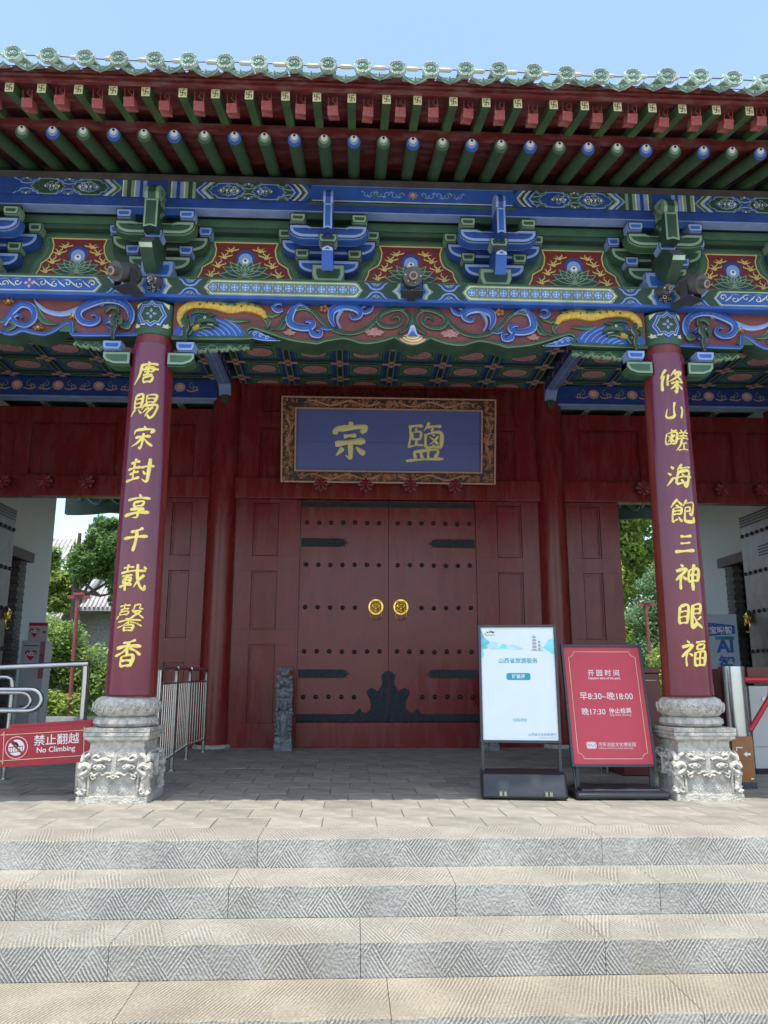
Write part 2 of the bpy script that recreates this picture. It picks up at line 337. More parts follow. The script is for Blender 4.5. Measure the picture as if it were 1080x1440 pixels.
CP = {'rail': [(-2.258, 4.131), (-1.589, 4.146), (-1.559, 4.173), (-1.581, 4.214), (-1.551, 4.249), (-1.498, 4.254), (-1.381, 4.216), (-1.232, 4.165), (-1.104, 4.133), (-0.977, 4.118), (-0.903, 4.112), (-0.83, 4.137), (-0.682, 4.167), (-0.597, 4.16), (-0.49, 4.126), (-0.384, 4.128), (-0.277, 4.153), (-0.171, 4.192), (-0.053, 4.263), (-0.003, 4.299)], 'dbody': [(-1.396, 4.348), (-1.451, 4.42), (-1.601, 4.458), (-1.738, 4.437), (-1.877, 4.471), (-2.004, 4.481), (-2.119, 4.465), (-2.19, 4.41), (-2.202, 4.33), (-2.161, 4.263), (-2.076, 4.242), (-2.004, 4.262)], 'fin1': [(-1.397, 4.389), (-1.344, 4.381), (-1.26, 4.397)], 'fin2': [(-1.424, 4.348), (-1.374, 4.314), (-1.386, 4.245)], 'fin3': [(-1.776, 4.34), (-1.68, 4.323), (-1.543, 4.322)], 'mane': [(-2.104, 4.378), (-2.043, 4.407), (-1.947, 4.393), (-1.882, 4.36)], 'head1': [(-2.037, 4.3), (-1.975, 4.317), (-1.88, 4.303), (-1.857, 4.258)], 'head2': [(-2.013, 4.243), (-1.951, 4.256), (-1.887, 4.235)], 'eye': [(-1.964, 4.313)], 'teeth': [(-1.941, 4.267), (-1.888, 4.264)], 'wave': [(-2.216, 4.273), (-2.205, 4.144), (-1.59, 4.157), (-1.602, 4.218), (-1.658, 4.285), (-1.739, 4.322), (-1.839, 4.338), (-1.915, 4.394), (-2.022, 4.414), (-2.093, 4.367), (-2.094, 4.264)], 'cloud': [(-1.55, 4.212), (-1.476, 4.221), (-1.38, 4.17), (-1.252, 4.128), (-1.357, 4.121), (-1.462, 4.13), (-1.548, 4.158)], 'g1': [(-1.434, 4.222), (-1.34, 4.246), (-1.277, 4.271), (-1.227, 4.352), (-1.154, 4.427), (-1.049, 4.471), (-0.941, 4.432), (-0.854, 4.326), (-0.747, 4.248), (-0.618, 4.216), (-0.491, 4.242), (-0.385, 4.32), (-0.321, 4.407), (-0.224, 4.472), (-0.127, 4.481), (-0.052, 4.436), (-0.02, 4.367), (-0.053, 4.286), (-0.128, 4.227)], 'g1b': [(-1.297, 4.236), (-1.235, 4.26), (-1.194, 4.33)], 'b1': [(-0.974, 4.445), (-1.091, 4.499), (-1.164, 4.388), (-1.162, 4.303), (-1.086, 4.263), (-0.98, 4.261), (-0.943, 4.301), (-0.993, 4.33), (-1.024, 4.315)], 'b2': [(-0.736, 4.271), (-0.773, 4.339), (-0.771, 4.431), (-0.697, 4.479), (-0.6, 4.486), (-0.518, 4.449), (-0.503, 4.391), (-0.567, 4.362), (-0.599, 4.401)], 'b2c': [(-0.664, 4.457), (-0.706, 4.398), (-0.716, 4.329), (-0.683, 4.261)], 'b3': [(-1.24, 4.439), (-1.282, 4.424), (-1.325, 4.453), (-1.316, 4.493), (-1.263, 4.503), (-1.241, 4.478)], 'b4': [(-0.375, 4.498), (-0.407, 4.451), (-0.46, 4.427), (-0.493, 4.473), (-0.45, 4.49)], 'b5': [(-0.98, 4.254), (-0.947, 4.193), (-0.883, 4.181), (-0.874, 4.234), (-0.916, 4.233)], 'b5b': [(-0.874, 4.268), (-0.81, 4.251), (-0.757, 4.259)], 'g2': [(-0.073, 4.475), (-0.203, 4.463), (-0.31, 4.407), (-0.321, 4.338), (-0.267, 4.293), (-0.171, 4.295), (-0.106, 4.342), (-0.127, 4.4), (-0.175, 4.394), (-0.203, 4.363)], 'g3': [(-2.31, 4.673), (-2.308, 4.671)], 'lot1': [(-1.17, 4.211)], 'lot2': [(-0.363, 4.238)], 'bf': [(-0.846, 4.462)]}
SP = {'rail': [(-2.585, 4.162), (-3.161, 4.149), (-3.155, 4.199), (-3.186, 4.247), (-3.247, 4.264), (-3.312, 4.226), (-3.368, 4.182), (-3.449, 4.147), (-3.552, 4.159), (-3.656, 4.181), (-3.753, 4.142), (-3.857, 4.162)], 'body': [(-2.75, 4.242), (-2.675, 4.271), (-2.66, 4.356), (-2.704, 4.44), (-2.793, 4.489), (-2.915, 4.497), (-3.032, 4.457), (-3.13, 4.402), (-3.151, 4.336), (-3.103, 4.271), (-3.016, 4.258), (-2.96, 4.297), (-2.989, 4.349), (-3.031, 4.338)], 'tail': [(-2.931, 4.482), (-3.049, 4.46), (-3.164, 4.397), (-3.314, 4.351), (-3.453, 4.379), (-3.535, 4.439), (-3.58, 4.5)], 'head': [(-2.897, 4.257), (-2.849, 4.305), (-2.781, 4.312), (-2.736, 4.289)], 'head2': [(-2.877, 4.23), (-2.825, 4.218), (-2.776, 4.241)], 'horn': [(-2.906, 4.379), (-2.858, 4.427), (-2.797, 4.419), (-2.784, 4.363)], 'g': [(-3.551, 4.42), (-3.508, 4.327), (-3.443, 4.264), (-3.331, 4.248)], 'g0': [(-3.772, 4.331), (-3.835, 4.283), (-3.867, 4.264)], 'curl': [(-3.829, 4.218), (-3.795, 4.302), (-3.751, 4.378), (-3.68, 4.436), (-3.592, 4.41), (-3.556, 4.345), (-3.571, 4.27), (-3.635, 4.226), (-3.713, 4.248), (-3.752, 4.303), (-3.704, 4.332), (-3.67, 4.292)], 'gl': [(-3.857, 4.162), (-3.791, 4.182), (-3.736, 4.22), (-3.765, 4.257), (-3.833, 4.264)], 'gr': [(-3.316, 4.174), (-3.27, 4.23), (-3.21, 4.232), (-3.163, 4.177)], 'f1': [(-3.811, 4.47)], 'f2': [(-3.202, 4.334)], 'f3': [(-3.514, 4.21)], 'gf': [(-2.742, 4.242), (-2.689, 4.224), (-2.674, 4.262), (-2.71, 4.28)]}
# ------------------------------------------------------------------ the gate hall
hall = thing('gate_hall', 'Chinese gate hall with painted eaves, brackets, red columns and a red studded double door', 'gate building', (0, 0, 0))
ORN = 'kind'
def neg(T): return lambda u, v, h: T(-u, v, h)
CX = 2.455
# ---- columns
def column(x, y, r0, r1, z0, z1, m, name='column'):
    b = MB(); prof = []
    for i in range(13):
        t = i / 12; prof.append((r0 + (r1 - r0) * t, z0 + (z1 - z0) * t))
    b.lathe(prof, 0, 0, m, 40); return b.build(name, hall, True, (x, y, 0))
for sx in (-1, 1):
    column(sx * CX, 0, .205, .182, .84, 4.14, COLRED)
    b = MB(); b.lathe([(.185, 4.14), (.196, 4.15), (.20, 4.19), (.196, 4.205)], 0, 0, GREEN, 36); b.lathe([(.196, 4.205), (.196, 4.47)], 0, 0, GREEN, 36)
    # painted head of the column
    T = lambda u, v, h: (0.199 * sin(u / .199) * (1 + h * 5), -.199 * cos(u / .199) * (1 + h * 5), v)
    cz = 4.335
    lob = lambda k: [(k * .145 * a, cz + k * .13 * c_) for a, c_ in ((0, 1), (.28, .72), (.62, .78), (.78, .4), (1, 0), (.78, -.4), (.62, -.78), (.28, -.72), (0, -1), (-.28, -.72), (-.62, -.78), (-.78, -.4), (-1, 0), (-.78, .4), (-.62, .78), (-.28, .72))]
    def patch(T, pts, m, h, c):   # curved fan fill
        n = len(pts); b.add([T(*c, h)] + [T((p[0] + c[0]) / 2, (p[1] + c[1]) / 2, h) for p in pts] + [T(*p, h) for p in pts], [(0, 1 + i, 1 + (i + 1) % n) for i in range(n)] + [(1 + i, 1 + n + i, 1 + n + (i + 1) % n, 1 + (i + 1) % n) for i in range(n)], m)
    b.rib(T, [(-.19, 4.24), (-.1, 4.235), (0, 4.23), (.1, 4.235), (.19, 4.24)], .012, PGOLD, .001)
    for k, m_, h in ((1.16, BLUE, .002), (1.0, PBLUE, .0035), (.93, BLUE2, .005), (.78, PGREEN, .0065), (.72, DGREEN, .008)): patch(T, lob(k), m_, h, (0, cz))
    for a in range(4):
        q = a * pi / 2; pe = [(cos(q + d) * r_ , cz + sin(q + d) * r_) for r_, d in ((.012, 0), (.03, .45), (.052, 0), (.03, -.45))]
        patch(T, pe, PBLUE, .0095, (cos(q) * .03, cz + sin(q) * .03)); patch(T, offset(pe, .006), BLUE2, .0105, (cos(q) * .03, cz + sin(q) * .03))
    for s1 in (-1, 1):
        for s2 in (-1, 1): patch(T, [(s1 * .17, cz + s2 * .12), (s1 * .10, cz + s2 * .125), (s1 * .165, cz + s2 * .07)], PGOLD, .002, (s1 * .15, cz + s2 * .105))
    b.build('column_head', hall, True, (sx * CX, 0, 0))
for x in (-6.3, 6.3): column(x, 0, .2, .18, .84, 4.47, COLRED)
for x in (-2.54, 2.54): column(x, 4.69, .225, .21, 0.04, 5.55, OXRED, 'inner_column'); MB().lathe([(.27, 0), (.27, .03), (.25, .05), (0, .05)], 0, 0, STONE, 32).build('column_plinth', hall, True, (x, 4.69, 0))
for x in (-6.3, 6.3): column(x, 4.69, .225, .21, 0, 5.55, OXRED, 'inner_column')
for x in (-2.46, 2.46): column(x, 9.38, .2, .18, 0, 4.6, COLRED, 'rear_column')

# ---- carved stone column bases
def colbase(x):
    e = MB(); H = .285
    # plinth foot, waist and cap
    e.box(-H, H, -H, H, 0, .055, STONE)
    def ring(a, z0, z1, a2=None): 
        a2 = a2 or a; e.add([(sx_ * (a if k == 0 else a2), sy_ * (a if k == 0 else a2), (z0, z1)[k]) for k in (0, 1) for sx_, sy_ in ((-1, -1), (1, -1), (1, 1), (-1, 1))], [(0, 1, 5, 4), (1, 2, 6, 5), (2, 3, 7, 6), (3, 0, 4, 7), (4, 5, 6, 7), (0, 1, 2, 3)], STONE)
    ring(.255, .055, .30); ring(.262, .30, .36, .245); ring(.245, .36, .42, .225); ring(.222, .42, .475, .222); ring(.222, .475, .50, .255); ring(.262, .50, .525); ring(.27, .528, .555); ring(.27, .559, .592)
    for k in range(4):
        M = Matrix.Rotation(k * pi / 2, 3, 'Z'); T = lambda u, v, h: tuple(M @ Vector((u, -.255 - h, v)))
        # legs with scrolled feet, apron, mask faces
        for s in (-1, 1):
            e.relief(T, [(s * .245, .06), (s * .238, .12), (s * .252, .19), (s * .236, .25)], [.055, .04, .06, .07], STONE, STONE, .035)
            e.relief(T, [(s * .262, .085), (s * .235, .075), (s * .222, .1), (s * .243, .115)], .022, STONE, STONE, .045)
            e.relief(T, [(s * .20, .062), (s * .198, .16), (s * .205, .22)], .018, STONE, STONE, .03)
            e.relief(T, [(s * .275, .27), (s * .24, .30), (s * .2, .275), (s * .225, .24), (s * .26, .22), (s * .235, .19)], [.05, .055, .035, .04, .04, .02], STONE, STONE, .045)
            e.relief(T, [(s * .03, .335), (s * .085, .345), (s * .14, .335), (s * .175, .355), (s * .15, .375), (s * .125, .36)], [.02, .035, .04, .03, .03, .015], STONE, STONE, .04)
            e.relief(T, [(s * .07, .28), (s * .11, .305), (s * .165, .285), (s * .12, .265), (s * .07, .28)], .022, STONE, STONE, .035)
            e.ball(T(s * .117, .285, .03), .021, STONE, sq=(1.2, 1, .9))
            e.relief(T, [(s * .0, .225), (s * .05, .235), (s * .09, .22), (s * .12, .24), (s * .16, .215), (s * .185, .235), (s * .215, .21)], .026, STONE, STONE, .03)
            e.relief(T, [(s * .14, .205), (s * .165, .19), (s * .18, .21), (s * .16, .225)], .016, STONE, STONE, .035)
            e.relief(T, [(s * .2, .385), (s * .24, .36), (s * .255, .325)], .035, STONE, STONE, .03)
            for q in range(5): e.relief(T, [(s * (.19 - q * .032), .40), (s * (.175 - q * .032), .385), (s * (.16 - q * .032), .40)], .008, STONE, STONE, .008)
        e.relief(T, [(0, .37), (0, .3), (0, .235), (0, .215)], [.05, .04, .05, .065], STONE, STONE, .04)
        e.relief(T, [(-.05, .205), (-.02, .21), (0, .195), (.02, .21), (.05, .205)], .018, STONE, STONE, .04)
        for q in range(13):                      # woven lattice panel
            for s in (-1, 1):
                u0 = -.18 + q * .03
                p = [(u0, .07), (u0 + s * .085, .20)]
                p = [(max(-.185, min(.185, a)), c_) for a, c_ in p]; e.rib(T, p, .006, STONE, .004 + .001 * s, raw=True)
        for q in range(7):                       # fret on the cap
            u = -.225 + q * .075; T2 = lambda u_, v, h: tuple(M @ Vector((u_, -.27 - h, v)))
            e.rib(T2, [(u - .03, .567), (u + .02, .567), (u + .02, .583), (u - .012, .583), (u - .012, .575)], .005, STONE, .004, raw=True)
            e.rib(T2, [(u + .03, .536), (u - .02, .536), (u - .02, .549), (u + .012, .549)], .005, STONE, .004, raw=True)
    e.build('base_pedestal', hall, 1, (x, 0, 0))
    d = MB()
    pet = lambda a, z: 1 + .045 * abs(cos(a * 9)) ** .6 - .03
    d.lathe([(.20, .592), (.245, .60), (.268, .625), (.262, .655), (.235, .675), (.2, .68)], 0, 0, STONE, 144, pet)
    d.lathe([(.2, .678), (.235, .685), (.262, .71), (.277, .75), (.275, .79), (.255, .825), (.22, .845), (.1, .848)], 0, 0, STONE, 64)
    for j in range(16):
        a = j * 2 * pi / 16 + .1; T = lambda u, v, h: ((.2785 + h - 4 * (v - .765) ** 2) * sin(u / .27 + a), -(.2785 + h - 4 * (v - .765) ** 2) * cos(u / .27 + a), v)
        d.relief(T, [(-.05, .75), (-.03, .79), (.0, .78), (.01, .75), (-.015, .745)], [.014, .02, .016, .014, .008], STONE, STONE, .010, n=4)
        d.relief(T, [(.0, .73), (.03, .72), (.05, .75), (.03, .77)], [.01, .018, .016, .008], STONE, STONE, .010, n=4)
    d.build('base_drum', hall, 1, (x, 0, 0))
for x in (-2.485, 2.475, -6.3, 6.3): colbase(x)

# ---- bracket sets
def arm(w, zb, zt, sag=.0, n=7):
    """outline of a bracket arm: rounded lower corners, slightly waisted top"""
    p = [(-w, zt)]; r = (zt - zb)
    for i in range(n + 1):
        a = pi / 2 * i / n; p.append((-w + r * 1.05 * (1 - cos(a)), zb + r * .72 * (1 - sin(a))))
    q = [(-x, z) for x, z in reversed(p)]
    top = [(w * .55, zt), (w * .42, zt - sag), (-w * .42, zt - sag), (-w * .55, zt)] if sag else []
    return p + q + top
def block(s, cx, z0, z1, w, yf, yb, ins, fill, side, tap=.82):
    zm = z0 + (z1 - z0) * .42
    s.outl([(cx - w * tap, z0), (cx + w * tap, z0), (cx + w, zm), (cx + w, z1), (cx - w, z1), (cx - w, zm)], yf, yb, ins, fill, side)
def bracket(x, kind):
    a_d, a_l, a_m, b_d, b_l = (BLUE, LBLUE, BLUE2, DGREEN, LGREEN) if kind == 'mid' else (DGREEN, LGREEN, GREEN, BLUE2, LBLUE)
    ia = [(.011, INK), (.027, a_l)]; ib = [(.008, INK), (.019, b_l)]
    g = {}
    def P(name): g[name] = MB(); return g[name]
    s = P('bracket_block'); block(s, 0, 4.712, 4.895, .155, -.17, .05, [(.005, INK), (.035, b_l)], b_d, b_l, .8); block(s, 0, 4.712, 4.89, .15, -.175 + .02, -.1, [], b_d, INK)
    s = P('bracket_arm'); s.outl([(px, pz) for px, pz in arm(.30, 4.842, 4.985)], -.10, -.01, ia, a_d, a_m)
    for c in (-.258, .252): s = P('block%g' % c); block(s, c, 4.995, 5.09, .07, -.12, -.01, ib, b_d, b_l)
    s = P('wall_arm'); s.outl(arm(.462, 5.03, 5.19, .012), -.11, -.01, ia, a_d, a_m)
    for c in (-.43, .43): s = P('blockw%g' % c); block(s, c, 5.2, 5.295, .065, -.12, -.01, ib, b_d, b_l)
    s = P('centre_block'); block(s, 0, 5.015, 5.108, .088, -.37, -.24, ib, b_d, b_l)
    # front arm with a painted underside
    s = P('front_arm'); pr = arm(.372, 5.075, 5.213, .018); s.outl(pr, -.34, -.20, ia, a_d, a_l)
    s.outl([(px, pz - .002) for px, pz in arm(.384, 5.068, 5.2)], -.315, -.225, [], a_d, a_m)
    for c in (-.29, .295): s = P('blockf%g' % c); block(s, c, 5.236, 5.322, .074, -.352, -.22, ib, b_d, b_l)
    # beam head above, nose with a painted face
    s = P('bracket_tie'); s.box(-.34, .34, -.26, -.21, 5.3225, 5.391, b_d)
    s = P('beam_head'); w_ = .044 if kind == 'mid' else .066
    hb = 5.07 if kind == 'mid' else 5.045
    s.outl([(-w_, hb), (0, hb + .018), (w_, hb), (w_, 5.342), (-w_, 5.342)], -.5, -.1, [(.004, INK), (.016, a_l)], a_m if kind == 'mid' else a_d, a_d)
    # rounded nose rising to the purlin
    pf = [(-.5, 5.342), (-.515, 5.40), (-.50, 5.46), (-.45, 5.51), (-.36, 5.535), (-.28, 5.54), (-.28, 5.342)]
    for j, (x0, x1, m_) in enumerate(((-w_, -w_ * .55, a_l), (-w_ * .55, w_ * .55, a_d), (w_ * .55, w_, a_l))):
        vs = [(x0, y, z) for y, z in pf] + [(x1, y, z) for y, z in pf]; n = len(pf)
        s.add(vs, [(i, (i + 1) % n, n + (i + 1) % n, n + i) for i in range(n)] + [tuple(range(n)), tuple(range(n, 2 * n))], m_)
    if kind != 'mid':
        for s1 in (-1, 1):
            Ts = lambda u, v, h: (s1 * (w_ + h), u, v)
            for c in ((-.42, 5.44), (-.36, 5.38), (-.42, 5.33), (-.3, 5.46), (-.33, 5.28), (-.40, 5.22)):
                s.relief(Ts, [(c[0] + .03 * cos(a) * (1 - a / 9), c[1] + .03 * sin(a) * (1 - a / 9)) for a in (0, 1.2, 2.4, 3.6, 4.8, 6)], .014, a_l, a_d, .012, n=3)
    # down-pointing beak (ang)
    s = P('slanting_beak'); bw = .052 if kind == 'mid' else .058
    pf = [(-.10, 4.96), (-.22, 4.88), (-.33, 4.78), (-.39, 4.712), (-.46, 4.885), (-.455, 4.915), (-.385, 5.018), (-.10, 5.03)] if kind == 'mid' else [(-.10, 4.92), (-.25, 4.80), (-.36, 4.665), (-.575, 4.80), (-.60, 4.835), (-.50, 4.945), (-.385, 5.018), (-.10, 5.03)]
    n = len(pf); vs = [(-bw, y, z) for y, z in pf] + [(bw, y, z) for y, z in pf]
    for i in range(n):
        mm = (a_m if kind == 'mid' else a_d) if i < 4 else LAMPG if i in (4, 5) else a_d
        if kind != 'mid' and i == 3: mm = PGREEN
        s.add([vs[i], vs[(i + 1) % n], vs[n + (i + 1) % n], vs[n + i]], [(0, 1, 2, 3)], mm)
    s.add(vs, [tuple(range(n)), tuple(range(n, 2 * n))], a_d)
    if kind == 'mid': # pale tip
        yy, zz = pf[4]; s.add([(-bw * .95, yy - .006, zz - .01), (bw * .95, yy - .006, zz - .01), (bw * .9, yy - .012, zz + .012), (0, yy - .014, zz + .035), (-bw * .9, yy - .012, zz + .012)], [(0, 1, 2, 3, 4)], PBLUE)
        s.add([(-bw * .5, yy - .008, zz - .002), (bw * .5, yy - .008, zz - .002), (0, yy - .018, zz + .02)], [(0, 1, 2)], BLUE2)
    s = P('bracket_spine'); s.box(-w_ * .8, w_ * .8, -.34, .02, 4.9, 5.06, RED)
    return g
def place_bracket(x, kind, cache={}):
    if kind not in cache:
        cache[kind] = []
        for nm, mb in bracket(0, kind).items():
            nm = 'bracket_block' if nm.startswith('block') else nm
            cache[kind].append(mb.build(nm, None))
        first = True
    else: first = False
    root = cache[kind][-1]
    if first:
        r = root; r.name = 'bracket_set'
        for o in cache[kind]:
            if o is not r: o.parent = r
        r.parent = hall; r.location = (x, 0, 0)
    else:
        c = root.copy(); C.objects.link(c); c.parent = hall; c.location = (x, 0, 0)
        for o in cache[kind]:
            if o is root: continue
            d = o.copy(); C.objects.link(d); d.parent = c
for k in range(-3, 4):
    if k == 0: continue
x0 = .812
for x in (-x0, x0, -4.07, 4.07, -5.68, 5.68): place_bracket(x, 'mid')
for x in (-2.44, 2.44): place_bracket(x, 'col')

# ---- spandrel panels between the brackets (red, lotus and pearl)
def spandrel(cx, hw, slug=0):
    b = MB(); T = XZ(0)
    T = lambda u, v, h: (u, -h, v)
    b.rect(T, -hw, hw, 4.7, 5.36, DGREEN, 0)
    e = hw - .36        # half width of the red field at the bottom
    t = e * .67
    P_ = [(-e - .04, 4.72), (-e, 4.82), (-e + .03, 4.88), (-e + .04, 4.93), (-t - .02, 4.985), (-t + .01, 5.05), (-t + .02, 5.13), (-t + .0, 5.195)]
    full = P_ + [(-x, z) for x, z in reversed(P_)]
    b.poly(T, offset(full, -.062), GREEN, .002); b.poly(T, offset(full, -.012), GOLD, .004); b.poly(T, full, RED, .006)
    b.relief(T, [(-e - .1, 4.74), (-e - .05, 4.84), (-e - .02, 4.93), (-t - .08, 5.02), (-t - .05, 5.12), (-t - .055, 5.22), (0, 5.225), (t + .055, 5.22), (t + .05, 5.12), (t + .08, 5.02), (e + .02, 4.93), (e + .05, 4.84), (e + .1, 4.74)], .04, LGREEN, GREEN, .012, n=3, ef=.85)
    zb = 4.83
    k = min(1, e / .42)
    # flames
    for sx in (-1, 1):
        for fx, fz, sc_, lean in ((.315, zb + .0, .8, .1), (.25, zb + .10, .8, .2), (.19, zb + .195, .75, .3), (.13, zb + .27, .5, .4)):
            fx *= k
            if fz < 4.9: fx = min(fx, e - .085)
            for dx, dz in ((-.062, .07), (-.012, .12), (.045, .085), (.07, .035)):
                b.rib(T, [(sx * fx, fz), (sx * (fx + dx * .3 + .012), fz + dz * .4 * sc_), (sx * (fx + dx * .8 - .008), fz + dz * .7 * sc_), (sx * (fx + dx + lean * .02), fz + dz * sc_)], [.016, .013, .003], GOLD, .009 + abs(dx) * .02, n=3)
    # pearl
    pc = zb + .20
    for r_, m_, dz, h in ((.094, BLUE, 0, .008), (.068, LBLUE, -.012, .0095), (.032, WHITE, -.03, .011), (.012, INK, -.022, .0125)): b.disc(T, (0, pc + dz), r_, m_, h)
    # lotus leaves
    lv = []
    for ring_, (L, n_, z_) in enumerate(((.24, 9, 0), (.18, 8, .02), (.12, 7, .035))):
        for i in range(n_):
            a = pi * (i + .5) / n_; a = pi / 2 + (a - pi / 2) * (1.05 - ring_ * .1); L2 = L * 1.1 * (.62 + .38 * abs(cos(a))) * k
            lv.append((a, L2, zb + z_ * .5, .012 + ring_ * .003 + i * .0002))
    for a, L2, z_, h in lv:
        pts = [(cos(a) * L2 * t_ - sin(a) * w_ * L2, z_ + sin(a) * L2 * t_ * .95 + cos(a) * w_ * L2) for t_, w_ in ((0, 0), (.35, .13), (.7, .13), (1, 0), (.7, -.13), (.35, -.13))]
        b.poly(T, pts, LGREEN, h); b.poly(T, offset(pts, .0085), DGREEN, h + .0008)
    return b
sp = spandrel(0, .81); first = sp.build('spandrel_panel', hall, loc=(0, 0, 0))
for x in (-1.63, 1.63): copyp(first, hall, (x, 0, 0))
sp = spandrel(0, .74)
f2 = sp.build('spandrel_panel', hall, loc=(-3.25, 0, 0))
for x in (3.25, -4.88, 4.88): copyp(f2, hall, (x, 0, 0))
b = MB(); b.box(-6.6, 6.6, .004, .16, 4.3, 5.95, DGREEN); b.build('bracket_wall', hall)
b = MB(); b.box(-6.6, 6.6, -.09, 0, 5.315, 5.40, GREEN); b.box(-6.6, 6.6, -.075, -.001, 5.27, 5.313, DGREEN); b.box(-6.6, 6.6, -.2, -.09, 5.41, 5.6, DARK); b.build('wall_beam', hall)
# ---- painted boards
def ruyi(b, T, cu, cv, w_, h_, fills, h=0.002, flip=1):
    """lobed cartouche: concentric outlines"""
    base = [(-1, 0), (-.86, .18), (-.78, .52), (-.58, .62), (-.5, .92), (-.2, 1), (.2, 1), (.5, .92), (.58, .62), (.78, .52), (.86, .18), (1, 0), (.86, -.18), (.78, -.52), (.58, -.62), (.5, -.92), (.2, -1), (-.2, -1), (-.5, -.92), (-.58, -.62), (-.78, -.52), (-.86, -.18)]
    for k, (ins, m_) in enumerate(fills):
        p = [(cu + x * (w_ - ins), cv + y * (h_ - ins)) for x, y in base]; b.poly(T, p, m_, h + .0012 * k)
def curl(c, r, a0, turns, d=1, n=16): return [(c[0] + r * (1 - t / n * .82) * cos(a0 + d * t / n * turns * 2 * pi), c[1] + r * (1 - t / n * .82) * sin(a0 + d * t / n * turns * 2 * pi)) for t in range(n + 1)]
def curls(b, T, cu, cv, s, ml, mg, h, mir=1):
    for dx, dz, r_, d, m_ in ((-.036, .0, .02, 1, ml), (.0, .024, .024, 1, ml), (.0, -.024, .024, -1, ml), (.045, .016, .018, 1, PBLUE), (.045, -.016, .018, -1, PBLUE), (-.03, .02, .016, -1, LGREEN)):
        b.rib(T, curl((cu + mir * dx * s, cv + dz * s), r_ * s, .6 if mir > 0 else 2.5, 1.1, d * mir), .0075 * s, m_, h, raw=True)
    for dx, r_ in ((-.05, .010), (.022, .013), (-.008, .01), (.066, .012)):
        u = cu + mir * dx * s; b.poly(T, [(u - r_ * s, cv), (u, cv + r_ * s * 1.2), (u + r_ * s, cv), (u, cv - r_ * s * 1.2)], PGOLD, h + .0008)
def chevr(b, T, u, s, v0, v1, seq, h):
    """stepped arrow bands; s = direction"""
    vm = (v0 + v1) / 2; H = (v1 - v0) / 2
    line = lambda o: [(u + o + s * (-.075), v1), (u + o + s * (-.045), v1 - H * .4), (u + o + s * (-.022), vm + H * .42), (u + o, vm), (u + o + s * (-.022), vm - H * .42), (u + o + s * (-.045), v0 + H * .4), (u + o + s * (-.075), v0)]
    o = 0
    for w_, m_ in seq:
        a = line(o); c_ = line(o + s * w_); b.add([T(*p, h) for p in a] + [T(*p, h) for p in c_], [(i, i + 1, 8 + i, 7 + i) for i in range(6)], m_); o += s * w_
b = MB(); Y = -.28
b.box(-6.6, 6.6, Y, -.1, 5.492, 5.672, BLUE); b.box(-6.6, 6.6, Y + .006, -.14, 5.402, 5.49, BLUE); b.box(-6.6, 6.6, Y + .008, -.143, 5.392, 5.4015, LBLUE); b.box(-6.6, 6.6, Y - .004, -.1, 5.674, 5.742, mat('aged_timber', (.075, .065, .055), .8, var=.3, dust=.4, dcol=(.14, .13, .12)))
b.build('eave_purlin', hall)
b = MB(); v0, v1 = 5.494, 5.671; vm = (v0 + v1) / 2
